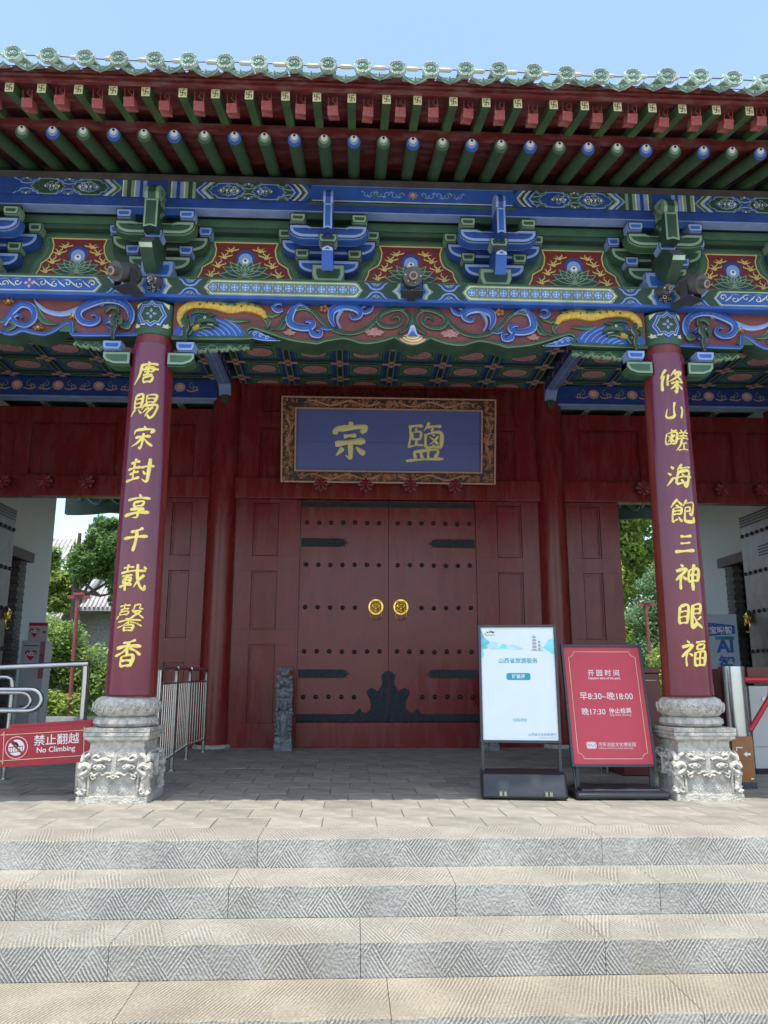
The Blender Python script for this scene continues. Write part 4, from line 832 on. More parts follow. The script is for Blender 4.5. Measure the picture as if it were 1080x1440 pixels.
# crossbeams over the inner columns
for s in (-1, 1):
    b = MB(); x0_, x1_ = s * 2.54 - .10, s * 2.54 + .10
    b.box(x0_, x1_, .2, 4.40, 5.395, 5.62, BLUE)
    Tb = XY(5.395); xc = s * 2.54
    b.rect(Tb, x0_ + .004, x1_ - .004, .3, 4.38, LBLUE, .002)
    for u in (-.075, -.035, .035, .075): b.rect(Tb, xc + u - .004, xc + u + .004, .3, 4.3, INK, .004)
    for y in (4.30, 3.15, 3.45, 2.6): b.rib(Tb, [(xc - .09, y - .08), (xc, y), (xc + .09, y - .08)], .008, INK, .0045, raw=True)
    pf = [(4.36, 5.62), (4.36, 5.393), (4.43, 5.32), (4.47, 5.26), (4.70, 5.26), (4.70, 5.62)]; n = len(pf)
    b.add([(x0_ + .01, y, z) for y, z in pf] + [(x1_ - .01, y, z) for y, z in pf], [(i, (i + 1) % n, n + (i + 1) % n, n + i) for i in range(n)] + [tuple(range(n)), tuple(range(n, 2 * n))], LBLUE)
    b.box(xc - .05, xc + .05, 4.44, 4.7, 5.13, 5.258, GREEN); b.box(xc - .02, xc + .02, 4.436, 4.7, 5.15, 5.25, DGREEN)
    inn = x0_ if s > 0 else x1_; sg = -1 if s > 0 else 1; Ti = lambda u, v, h: (inn + sg * h, u, v)
    for k in range(9):
        y = 2.0 + k * .27
        for a in range(6): b.disc(Ti, (y + .04 * cos(a), 5.48 + .03 * sin(a) + .02 * (-1) ** k), .018, PINK, .003 + a * .0006, 8)
        b.rib(Ti, curl((y + .13, 5.48), .035, k, 1, (-1) ** k), .009, GOLD, .008, raw=True)
    b.build('crossbeam', hall)
# ---- side beams in the plane of the doors
for s in (-1, 1):
    b = MB(); x0_, x1_ = sorted((s * 2.66, s * 6.6))
    b.box(x0_, x1_, 4.52, 4.72, 5.235, 5.528, BLUE); b.box(x0_, x1_, 4.53, 4.71, 5.205, 5.233, LBLUE)
    T = XZ(4.52); v = 5.40
    for k in range(6):
        u = s * (3.25 + k * .62)
        if abs(u) > 6.4: continue
        for a in range(12): b.rib(T, [(u + cos(a * pi / 6) * .03, v + sin(a * pi / 6) * .026), (u + cos(a * pi / 6) * .085, v + sin(a * pi / 6) * .075 - .008)], [.018, .03], PINK, .003 + .0006 * (a % 2), raw=True)
        b.disc(T, (u, v), .035, PGOLD, .005, 12); b.disc(T, (u, v), .02, GOLD, .006, 10)
        for q in (-1, 1):
            b.rib(T, curl((u + q * .19, v + .015), .055, 1.5, 1.0, q), .012, LGREEN, .004, raw=True); b.rib(T, curl((u + q * .25, v - .03), .045, 4, 1.0, -q), .011, GOLD, .0048, raw=True)
            b.rib(T, [(u + q * .1, v - .05), (u + q * .18, v - .075), (u + q * .3, v - .05)], [.012, .02, .006], PINK, .0055, n=3)
    b.build('door_plane_beam', hall)
# ---- rafters
rp = .2605
raf = []
for k in range(-25, 26):
    x = (k + .0) * rp - .055
    if abs(x) > 6.55: continue
    kind = 'b' if k % 2 == 0 else 'g'
    raf.append((x, kind))
rb = {}
for kind in 'bg':
    b = MB(); n = 20; L = 1.15; sl_ = .30
    ax = Vector((0, -1, -sl_)).normalized(); end = Vector((0, -1.0, 5.615)); st = end - ax * L
    b.cyl(st, end, .058, mat('round_rafter_green', (.045, .095, .04), .5, dust=.4, dcol=(.1, .13, .1)), n)
    # painted end: three eccentric rings
    u = Vector((1, 0, 0)); w_ = u.cross(ax); w_ = w_ if w_.z > 0 else -w_
    T = lambda a, c_, h: tuple(end + u * a + w_ * c_ + ax * h)
    m1, m2 = (BLUE2, LBLUE) if kind == 'b' else (GREEN, LGREEN)
    b.disc(T, (0, 0), .0578, m1, .0015, 24); b.disc(T, (0, .014), .042, m2, .003, 20); b.disc(T, (0, .026), .029, WHITE, .0045, 18); b.disc(T, (0, .040), .0115, INK, .006, 12)
    rb[kind] = b
done = {}
for x, kind in raf:
    if kind not in done: done[kind] = rb[kind].build('round_rafter', hall, 1, (x, 0, 0))
    else: copyp(done[kind], hall, (x, 0, 0))
# flying rafters with a gilded fret on the end
b = MB(); yF, zF = -1.52, 5.655
pf = [(yF, zF - .075), (yF, zF + .01), (-.85, 5.86), (-.85, 5.775)]
b.add([(-.034, y, z) for y, z in pf] + [(.034, y, z) for y, z in pf], [(i, (i + 1) % 4, 4 + (i + 1) % 4, 4 + i) for i in range(4)] + [(0, 1, 2, 3), (4, 5, 6, 7)], mat('rafter_green', (.055, .12, .04), .55, dust=.4, dcol=(.12, .14, .1)))
T = lambda u, v, h: (u, yF - h, zF - .0325 + v); b.rect(T, -.034, .034, -.042, .042, PGOLD, .0015)
YG = mat('fret_line', (.10, .13, .02), .5)
for p in ([(-.02, .0), (.02, .0)], [(0, -.026), (0, .026)], [(.0, .026), (.02, .026)], [(.02, .0), (.02, -.026)], [(0, -.026), (-.02, -.026)], [(-.02, 0), (-.02, .026)]): b.rib(T, p, .007, YG, .003, raw=True)
fr = None; fx = []
k = -26
while k < 27:
    x = -.595 + (k) * .2745 + .012 * sin(k * 2.3); k += 1
    if abs(x) > 6.5: continue
    fx.append(x)
    if fr is None: fr = b.build('flying_rafter', hall, loc=(x, 0, 0))
    else: copyp(fr, hall, (x, 0, 0))
# boards of the eave
b = MB()
def slab(b, y0, z0, y1, z1, t, m, x0=-6.6, x1=6.6): b.add([(x, y, z) for x in (x0, x1) for y, z in ((y0, z0), (y1, z1), (y1, z1 + t), (y0, z0 + t))], [(0, 1, 2, 3), (4, 5, 6, 7), (0, 1, 5, 4), (1, 2, 6, 5), (2, 3, 7, 6), (3, 0, 4, 7)], m)
for q in range(3): slab(b, -.98 + q * .4, 5.705 + q * .115, -.585 + q * .4, 5.818 + q * .115, .02, BOARDRED)
slab(b, -1.02, 5.665, -.965, 5.672, .075, BOARDRED)
for q in range(4): slab(b, -1.53 + q * .17, 5.668 + q * .0517, -1.363 + q * .17, 5.719 + q * .0517, .018, BOARDRED)
b.build('eave_boards', hall)
b = MB(); b.box(-6.6, 6.6, -1.575, -1.532, 5.655, 5.682, BOARDRED); b.box(-6.6, 6.6, -1.60, -1.55, 5.684, 5.71, BOARDRED)
bevel(b.build('eave_fascia', hall), .006)
# scalloped tile rest
TP = .2735; tx = [(-.508 + k * TP) for k in range(-23, 25)]
b = MB(); pr = []
for x in tx:
    if abs(x) > 6.6: continue
    pr += [(x, 5.745), (x + TP * .18, 5.715), (x + TP * .5, 5.698), (x + TP * .82, 5.715)]
n = len(pr)
for yy, zz in ((-1.625, 0),): b.add([(x, -1.625, z) for x, z in pr] + [(x, -1.625, 5.685) for x, z in pr] + [(x, -1.57, z) for x, z in pr], [(i, i + 1, n + i + 1, n + i) for i in range(n - 1)] + [(i, i + 1, 2 * n + i + 1, 2 * n + i) for i in range(n - 1)], BOARDRED)
b.build('tile_rest', hall)
# eave tiles: round end discs and dripping pan tiles
d = MB(); cz = 5.772; yD = -1.70
Td = lambda u, v, h: (u, yD - h + (v) * .12, cz + v)
b = d
prof = [(0, .0), (.045, .002), (.05, .008), (.056, .003), (.062, .010), (.069, .010), (.071, 0), (.071, -.03)]
nn = 28
vs = []
for r_, h in prof:
    for i in range(nn): a = 2 * pi * i / nn; vs.append(Td(r_ * cos(a), r_ * sin(a), h))
b.add(vs, [(j * nn + i, j * nn + (i + 1) % nn, (j + 1) * nn + (i + 1) % nn, (j + 1) * nn + i) for j in range(len(prof) - 1) for i in range(nn)], TILE)
b.rib(Td, [(.053 * cos(a * pi / 12), .053 * sin(a * pi / 12)) for a in range(24)], .004, TILED, .0085, closed=True)
for q in range(18): a = q * 2 * pi / 18; b.ball(Td(.0655 * cos(a), .0655 * sin(a), .011), .0045, TILE, 5, 3)
for s in (-1, 1):
    b.relief(Td, [(s * .006, .012), (s * .02, .024), (s * .038, .014)], .008, TILED, TILED, .010, n=3); b.relief(Td, [(s * .008, -.012), (s * .022, -.022), (s * .034, -.01)], .008, TILED, TILED, .009, n=3)
    b.relief(Td, [(s * .03, .028), (s * .015, .038), (0, .034)], .007, TILED, TILED, .009, n=3); b.ball(Td(s * .018, .008, .006), .007, TILE, 6, 4)
    b.relief(Td, [(s * .04, -.004), (s * .036, -.03), (s * .015, -.042)], .006, TILED, TILED, .009, n=3)
b.relief(Td, [(-.02, -.03), (0, -.024), (.02, -.03)], .007, TILED, TILED, .009, n=3); b.ball(Td(0, -.004, .008), .009, TILE, 6, 4)
# barrel tile running up the slope
sl_ = .48
vs = []; 
for t in range(2):
    for i in range(13):
        a = pi * i / 12 - .0; rr_ = .058 if t == 0 else .052; vs.append((rr_ * cos(a), yD + .02 + t * .62, cz - .0 + rr_ * sin(a) + t * .62 * sl_))
b.add(vs, [(i, i + 1, 14 + i, 13 + i) for i in range(12)], TILE)
b.cyl((.0, yD + .17, cz + .145), (0, yD + .17, cz + .175), .016, TILE, 8)
disc0 = None
for i, x in enumerate(tx):
    if abs(x) > 6.55: continue
    if disc0 is None: disc0 = b.build('round_eave_tile', hall, 1, (x, 0, 0))
    else: copyp(disc0, hall, (x + .005 * sin(i * 9.7), .010 * sin(i * 5.1), .009 * sin(i * 7.3)))
b = MB(); W = TP * .37
sh = [(-W, .004), (-W * .86, -.010), (-W * .66, -.018), (-W * .45, -.030), (-W * .2, -.036), (0, -.044), (W * .2, -.036), (W * .45, -.030), (W * .66, -.018), (W * .86, -.010), (W, .004)]
top = [(W * q, .004 - .010 * (1 - q * q)) for q in (1, .66, .33, 0, -.33, -.66, -1)]
pl = sh + top[1:-1]
Tq = lambda u, v, h: (u, -1.735 - h + (v) * -.5, 5.655 + v)
b.poly(Tq, pl, TILE, .012); b.add([Tq(u, v, .012) for u, v in pl] + [Tq(u, v, 0) for u, v in pl], [(i, (i + 1) % len(pl), len(pl) + (i + 1) % len(pl), len(pl) + i) for i in range(len(pl))], TILE)
b.relief(Tq, [(u * .9, v + .006) for u, v in sh], .008, TILED, TILED, .006, h0=.012, n=3)
for s in (-1, 1): b.relief(Tq, [(s * .02, -.008), (s * .045, -.016), (s * .07, -.002)], .006, TILED, TILED, .004, h0=.012, n=2)
b.relief(Tq, [(0, -.028), (0, .0)], .01, TILED, TILED, .006, h0=.012, n=2)
vs = []
for t in range(2):
    for q in range(9): u = -1 + q / 4; vs.append((u * W * .98, -1.735 + t * .6, 5.665 - .010 * (1 - u * u) + t * .6 * sl_))
b.add(vs, [(i, i + 1, 10 + i, 9 + i) for i in range(8)], TILE)
p0 = None
for i, x in enumerate(tx):
    xx = x + TP / 2
    if abs(xx) > 6.5: continue
    if p0 is None: p0 = b.build('drip_tile', hall, 1, (xx, 0, 0))
    else: copyp(p0, hall, (xx + .006 * sin(i * 4.3), .010 * sin(i * 2.1), .010 * sin(i * 3.1)))
# roof slopes beyond the first course
b = MB()
for s in (1, -1):
    g = (lambda t: (4.69 + (-1.12 - 4.69) * (1 - t) * s, 6.00 + 3.0 * t ** 1.12)); rows = 8; cols = []
    for x in tx:
        cols += [(x - .06, .0), (x - .04, .05), (x, .075), (x + .04, .05), (x + .06, .0), (x + TP / 2, -.03)]
    n = len(cols)
    vs = [(x, g(j / rows)[0], g(j / rows)[1] + h) for j in range(rows + 1) for x, h in cols]
    b.add(vs, [(j * n + i, j * n + i + 1, (j + 1) * n + i + 1, (j + 1) * n + i) for j in range(rows) for i in range(n - 1)], TILE)
b.box(-6.7, 6.7, 4.5, 4.88, 8.9, 9.5, TILED)
o = b.build('roof_slope_tiles', hall); o['kind'] = 'stuff'
b = MB(); slab(b, -1.55, 5.70, -1.0, 5.91, .03, DARK); slab(b, -1.0, 5.91, 4.69, 8.85, .05, DARK); slab(b, 4.69, 8.85, 10.9, 5.8, .05, DARK); 
b.box(-6.62, -6.6, -.2, 9.5, 5.5, 6.3, DARK); b.box(6.6, 6.62, -.2, 9.5, 5.5, 6.3, DARK); b.build('roof_deck', hall)
# light string above the tiles
rope = thing('light_string', 'pale cable with beige lamp capsules strung above the eave tiles', 'light string', (0, -1.5, 5.935))
b = MB(); b.tube([(x * .5, -.0, .012 * sin(x * 1.7)) for x in range(-13, 14)], .006, LAMPG, 5); b.tube([(x * .5, .05, -.05 + .01 * sin(x * 2.7)) for x in range(-13, 14)], .004, INK, 5); b.build('cable', rope)
CAPS = mat('capsule_beige', (.5, .43, .32), .5)
b = MB(); b.tube([(-.055, 0, 0), (-.04, 0, 0), (.04, 0, 0), (.055, 0, 0)], [.008, .019, .019, .008], CAPS, 7); c0 = None
for k in range(-24, 25):
    L = (k * .2735 + .176, 0, .0)
    if c0 is None: c0 = b.build('lamp_capsule', rope, 1, L)
    else: copyp(c0, rope, L)
# red light boxes hanging between the rafters
BOXR = mat('box_red', (.30, .05, .045), .5, dust=.8, dcol=(.42, .25, .22), dsc=(20, 20, 20))
b = MB(); b.box(-.042, .042, -.05, .06, -.075, .0, BOXR); b2 = MB()
for s in (-1, 1): b2.tube([(s * .035, -.03, 0), (s * .036, -.03, .075)], .0035, BOXR, 5)
b2.tube([(.0, -.02, 0), (.025, -.03, .02), (-.005, -.03, .045), (.012, -.025, .08)], .0035, BOXR, 5)
li0 = None
cnt = 0
for i in range(len(fx) - 1):
    x = (fx[i] + fx[i + 1]) / 2 - .01
    if abs(x) > 4.2: continue
    cnt += 1
    if li0 is None:
        li0 = thing('eave_light', 'small red box light hung on wires between two flying rafters under the eave', 'light', (x, -1.43, 5.60), 'red box lights under the eave')
        b.build('light_body', li0); b2.build('hanger_wire', li0)
    else:
        copyp(li0, None, (x, -1.43 + .015 * sin(i * 3), 5.60 + .01 * sin(i * 5))).rotation_euler = (R_(14 + 5 * sin(i * 2)), 0, R_(6 * sin(i * 4)))
li0.rotation_euler = (R_(14), 0, 0)

# ---- door wall
def wall_panel(x0, x1, z0, z1, m=OXRED, nm='wall_panel'):
    b = MB(); b.box(x0 + .009, x1 - .009, 4.71, 4.73, z0 + .009, z1 - .009, m)
    for w0, y in ((.009, 4.684), (.028, 4.70)):
        a0, a1, c0_, c1_ = x0 + w0, x1 - w0, z0 + w0, z1 - w0
        b.box(a0, a0 + .016, y, 4.71, c0_, c1_, m); b.box(a1 - .016, a1, y, 4.71, c0_, c1_, m); b.box(a0 + .016, a1 - .016, y, 4.71, c1_ - .016, c1_, m); b.box(a0 + .016, a1 - .016, y, 4.71, c0_, c0_ + .016, m)
    return b.build(nm, hall)
def frame_with(x0, x1, z0, z1, holes, nm, yf=4.675):
    """one board with recessed panels: build the stiles and rails as boxes around the holes"""
    b = MB(); xs_ = sorted({x0, x1} | {h[0] for h in holes} | {h[1] for h in holes}); zs_ = sorted({z0, z1} | {h[2] for h in holes} | {h[3] for h in holes})
    for i in range(len(xs_) - 1):
        for j in range(len(zs_) - 1):
            xm, zm = (xs_[i] + xs_[i + 1]) / 2, (zs_[j] + zs_[j + 1]) / 2
            if any(h[0] < xm < h[1] and h[2] < zm < h[3] for h in holes): continue
            e = .0008; b.box(xs_[i] + e, xs_[i + 1] - e, yf, 4.76, zs_[j] + e, zs_[j + 1] - e, OXRED)
    b.box(x0 + .01, x1 - .01, 4.735, 4.755, z0 + .01, z1 - .01, OXRED)
    b.build(nm, hall)
    for h in holes: wall_panel(*h)
pz = ((.34, 1.468), (1.686, 2.558), (2.785, 3.60))
for s in (-1, 1):
    g = lambda a, c_: tuple(sorted((s * a, s * c_)))
    frame_with(*g(1.345, 2.56), 0, 3.66, [(*g(1.675, 2.06), z0, z1) for z0, z1 in pz], 'door_side_frame')
    frame_with(*g(2.56, 3.585), 0, 3.66, [(*g(2.99, 3.29), z0, z1) for z0, z1 in ((.34, 1.2), (1.26, 1.475), (1.686, 2.558), (2.785, 3.60))][0:1] + [(*g(2.99, 3.29), 1.686 - .13, 2.558), (*g(2.99, 3.29), 2.785, 3.60)], 'side_door_frame')
    frame_with(*g(2.56, 6.4), 3.995, 5.10, [(*g(3.01, 3.98), 3.995, 4.84), (*g(4.2, 5.5), 3.995, 4.84), (*g(5.75, 6.35), 3.995, 4.84)], 'transom_frame')
frame_with(-2.56, 2.56, 3.995, 5.535, [(-2.0, -.72, 3.998, 4.81), (-.6, .6, 3.998, 4.81), (.72, 2.0, 3.998, 4.81), (-2.0, -.72, 5.07, 5.49), (-.6, .6, 5.07, 5.49), (.72, 2.0, 5.07, 5.49)], 'transom_frame')
b = MB(); b.box(-6.5, 6.5, 4.60, 4.80, 3.665, 3.992, OXRED); bevel(b.build('door_lintel', hall), .012)
b = MB(); b.box(-1.345, 1.345, 4.625, 4.80, 0.0, .355, OXRED); bevel(b.build('threshold', hall), .008)
for s in (-1, 1): MB().box(s * 1.36 - .014, s * 1.36 + .014, 4.655, 4.80, .357, 3.66, OXRED).build('door_jamb', hall)
MB().box(-1.5, 1.5, 4.77, 4.80, .2, 3.8, DARK).build('door_light_blocker', hall)  # added dark board behind the leaves, blocks sky light through the door gaps
# lintel pegs (door nails in flower form)
b = MB(); b.cyl((0, 0, 0), (0, -.17, -.03), .075, OXRED, 12, .095)
for a in range(8):
    q = a * pi / 4; b.relief(lambda u, v, h: (u, -.172 - h, -.03 + v), [(cos(q) * .015, sin(q) * .015), (cos(q) * .06, sin(q) * .06), (cos(q) * .095, sin(q) * .095)], [.02, .055, .045], OXRED, OXRED, .022, n=3)
    b.tube([(cos(q) * .095, -.17, -.03 + sin(q) * .095), (cos(q) * .088, -.09, -.015 + sin(q) * .088), (cos(q) * .074, 0, sin(q) * .074)], [.024, .024, .018], OXRED, 6)
b.ball((0, -.185, -.03), .022, OXRED); pg = None
for x in (-1.033, -.357, .322, 1.005, 3.924, 4.55, 5.17, 5.79, -3.924, -4.537, -5.153, -5.765):
    if pg is None: pg = b.build('lintel_peg', hall, 1, (x, 4.605, 3.885))
    else: copyp(pg, hall, (x, 4.605, 3.885))
# double door
DZ0, DZ1 = .36, 3.645
def leaf(s):
    b = MB(); a, c_ = sorted((s * .004, s * 1.343)); b.box(a, c_, 4.69, 4.76, DZ0 + .004, DZ1 + .01, OXRED)
    lf = b.build('door_leaf', hall)
    T = XZ(4.69)
    for q in range(7):     # faint plank joints
        pass
    P = MB(); P.box(a, c_, 4.683, 4.6895, 3.555, DZ1 - .004, IRON); bev = P
    for i in range(26): P.ball((a + .03 + i * .0505, 4.683, 3.60), .007, IRON, 5, 3)
    P.build('iron_strip', lf, 1)
    P = MB(); P.box(a, c_, 4.683, 4.6895, DZ0 + .006, .47, IRON)
    for i in range(33):
        for j in range(2): P.ball((a + .02 + i * .0405, 4.683, .39 + j * .045), .0065, IRON, 5, 3)
    P.build('iron_strip', lf, 1)
    for z, h in ((3.0, .066), (1.045, .062)):   # strap plates with notched ends
        x_o, x_i = 1.325, .62 if z > 2 else .57
        pts = [(x_o, z - h), (x_o, z + h), (x_i + .10, z + h), (x_i + .07, z + h * .75), (x_i + .03, z + h), (x_i + .055, z + h * .35), (x_i - .02, z + h * .3), (x_i + .04, z), (x_i - .02, z - h * .3), (x_i + .055, z - h * .35), (x_i + .03, z - h), (x_i + .07, z - h * .75), (x_i + .10, z - h)]
        P = MB(); P.add([(s * x, 4.681, zz) for x, zz in pts] + [(s * x, 4.69, zz) for x, zz in pts], [tuple(range(13))] + [(i, (i + 1) % 13, 13 + (i + 1) % 13, 13 + i) for i in range(13)], IRON)
        for i in range(8):
            for e in (-.6, .6): P.ball((s * (x_i + .1 + i * .08), 4.681, z + e * h), .008, IRON, 5, 3)
        P.build('strap_plate', lf, 1)
    # cloud-shaped plate at the foot of the meeting stiles
    half = [(0, .472), (.0, 1.085), (.04, 1.08), (.085, 1.04), (.10, .985), (.075, .96), (.085, .90), (.11, .84), (.135, .80), (.16, .795), (.20, .83), (.25, .84), (.30, .81), (.31, .76), (.28, .715), (.26, .66), (.245, .60), (.255, .54), (.29, .50), (.33, .49), (.38, .50), (.40, .545), (.43, .545), (.455, .50), (.49, .472)]
    P = MB(); n = len(half); pts = [(s * (x + .008), zz) for x, zz in half]
    P.add([(x, 4.680, zz) for x, zz in pts] + [(x, 4.69, zz) for x, zz in pts], [(i, (i + 1) % n, n + (i + 1) % n, n + i) for i in range(n)], IRON)
    P.add([(x, 4.680, zz) for x, zz in pts], [tuple(range(n))], IRON)
    for i in range(10):
        for j in range(13):
            x, zz = .03 + i * .045 + (j % 2) * .02, .50 + j * .045
            lim = .245 if zz < .7 else .28 if zz < .82 else .06
            if x < lim: P.ball((s * x, 4.680, zz), .006, IRON, 5, 3)
    P.build('foot_plate', lf, 1)
    st = None
    for r_, z in enumerate((3.31, 2.66, 2.017, 1.367, .712)):
        n_ = 7 if r_ in (0, 1, 3) else 5
        for i in range(n_):
            x = s * (1.245 - i * (.1835 if r_ < 2 else .186)) 
            L = (x, 4.69, z + .004 * sin(i * 5 + r_))
            if st is None:
                P = MB(); P.lathe([(.034, 0), (.034, .006), (.030, .02), (.018, .032), (0, .036)], 0, 0, STUD, 14)
                st = P.build('stud', lf, 2, L); st.rotation_euler = (pi / 2, 0, 0)
            else: copyp(st, lf, L)
    # lion-mask knocker
    P = MB(); c = (s * .188, 2.025); k = lambda u, v, h: (c[0] + u, 4.69 - h, c[1] + v)
    pr = [(0, .03), (.06, .03), (.075, .022), (.085, .03), (.112, .028), (.116, .0)]; nn = 32; vs = [k(r_ * cos(2 * pi * i / nn), r_ * sin(2 * pi * i / nn) * 1.05, h) for r_, h in pr for i in range(nn)]
    P.add(vs, [(j * nn + i, j * nn + (i + 1) % nn, (j + 1) * nn + (i + 1) % nn, (j + 1) * nn + i) for j in range(len(pr) - 1) for i in range(nn)], BRASS)
    for e in (-1, 1):
        P.ball(k(e * .03, .032, .045), .017, BRASS); P.ball(k(e * .035, -.012, .045), .022, BRASS); P.relief(k, [(e * .01, .05), (e * .03, .062), (e * .055, .05)], .014, BRASS, BRASS, .05, n=3)
        for q in range(5): P.ball(k(e * (.062 + .012 * (q % 2)), .05 - q * .026, .03), .014, BRASS, 6, 4)
        P.relief(k, [(e * .02, .08), (e * .045, .09), (e * .07, .075)], .014, BRASS, BRASS, .042, n=3)
    P.ball(k(0, .01, .055), .022, BRASS); P.ball(k(0, .068, .04), .018, BRASS); P.relief(k, [(-.055, -.04), (-.02, -.03), (0, -.036), (.02, -.03), (.055, -.04)], .016, BRASS, BRASS, .055, n=3); P.ball(k(0, -.07, .035), .035, BRASS, sq=(1, .5, .6))
    P.build('lion_knocker', lf, 1)
    P = MB(); P.tube([k(.083 * cos(a * pi / 14), -.108 + .083 * sin(a * pi / 14), .04 if sin(a * pi / 14) > .2 else .022) for a in range(28)], .0065, BRASS, 7, closed=True); P.build('knocker_ring', lf, 1)
for s in (-1, 1): leaf(s)

# gable walls, side-door leaves, brick jambs
for s in (-1, 1):
    b = MB(); x = s * 6.4
    g = (lambda a, c_: tuple(sorted((s * a, s * c_))))
    b.box(*g(6.4, 6.62), 7.0, 8.25, 0, 5.5, PLASTER); b.box(*g(6.4, 6.62), 4.8, 7.0, 3.05, 5.5, PLASTER); b.box(*g(6.4, 6.62), 4.8, 5.0, 0, 3.05, PLASTER); b.box(*g(6.45, 6.62), 0, 4.7, 0, 5.5, PLASTER); b.build('gable_wall', hall)
    MB().box(*g(6.58, 6.6), 5.0, 7.0, 0, 3.05, DARK).build('doorway_shade_panel', hall)  # near-black panel: the shade of the open doorway put into colour
    MB().box(*g(6.3, 6.5), 5.0, 7.2, 3.0, 3.17, BROWNW).build('wood_lintel', hall)
    MB().box(*g(6.38, 6.62), 6.95, 8.26, 5.3, 5.5, DARK).build('wall_plate', hall)
    br = None
    for j in range(44):
        w0 = .26
        P = MB(); P.box(*g(6.385 if j % 2 else 6.40 - .008, 6.56), 6.84 if j % 2 else 6.80, 7.10, 0, .062, BRICK)
        L = (0, 0, .004 + j * .068)
        if j < 2: 
            o = P.build('brick', hall, loc=L); br = (br or []) + [o]
        else: copyp(br[j % 2], hall, L)
    # open studded leaf
    b = MB(); LEAFM = mat('door_leaf_sheen', (.2, .17, .165), .35, metal=.3, var=.2, dust=.4, dcol=(.3, .28, .27)); b.box(*g(6.19, 6.25), 4.86, 6.02, .08, 3.72, LEAFM); lf = b.build('side_door_leaf', hall)
    st = None
    for z in (3.38, 2.73, 2.08, 1.43, .78):
        for i in range(7):
            if st is None: P = MB(); P.lathe([(.034, 0), (.032, .018), (.016, .034), (0, .038)], 0, 0, STUD, 12); st = P.build('stud', lf, 2, (s * 6.19, 5.96 - i * .165, z)); st.rotation_euler = (0, -s * pi / 2, 0)
            else: copyp(st, lf, (s * 6.19, 5.96 - i * .165, z))
    P = MB()
    for q in range(4): P.box(*g(6.182, 6.19), 4.9, 6.01, 3.69 - q * .05, 3.71 - q * .05, IRON)
    for i in range(6):
        for j in range(4): P.ball((s * 6.185, 5.1 + i * .07, 2.98 + j * .05), .013, STUD, 5, 3)
    P.build('iron_strip', lf)
    P = MB(); P.ball((s * 6.14, 5.93, 1.98), .1, BRASS, 14, 9, (.45, 1, 1.1)); P.tube([(s * 6.12, 5.93 + .08 * cos(a * .5), 1.86 + .12 * sin(a * .5)) for a in range(12)], .009, BRASS, 6); P.ball((s * 6.1, 5.93, 2.0), .035, BRASS); P.build('lion_knocker', lf, 1)
# rear eave: scalloped dark frieze with painted scrolls, seen against the light
b = MB(); low = []
for i in range(133):
    x = -6.6 + i * .1; low.append((x, 4.42 - .045 * abs(sin(x * 2.2)) - .05 * abs(sin(x * .8 + .6))))
n = len(low); b.add([(x, 9.25, z) for x, z in low] + [(x, 9.25, 5.6) for x, z in low] + [(x, 9.4, z) for x, z in low], [(i, i + 1, n + i + 1, n + i) for i in range(n - 1)] + [(i, i + 1, 2 * n + i + 1, 2 * n + i) for i in range(n - 1)], DGREEN)
b.box(-6.6, 6.6, 9.3, 10.6, 5.3, 5.9, DARK)
T = XZ(9.25)
for i in range(26):
    x = -6.3 + i * .5; b.relief(T, [(x, 4.6), (x + .12, 4.72), (x + .25, 4.6), (x + .4, 4.56), (x + .5, 4.68)], .06, LGREEN if i % 2 else LBLUE, DGREEN, .04, n=4); b.relief(T, [(x - .1, 4.85), (x + .1, 4.95), (x + .25, 4.85)], .05, LBLUE, BLUE, .04, n=4)
b.build('rear_frieze', hall)

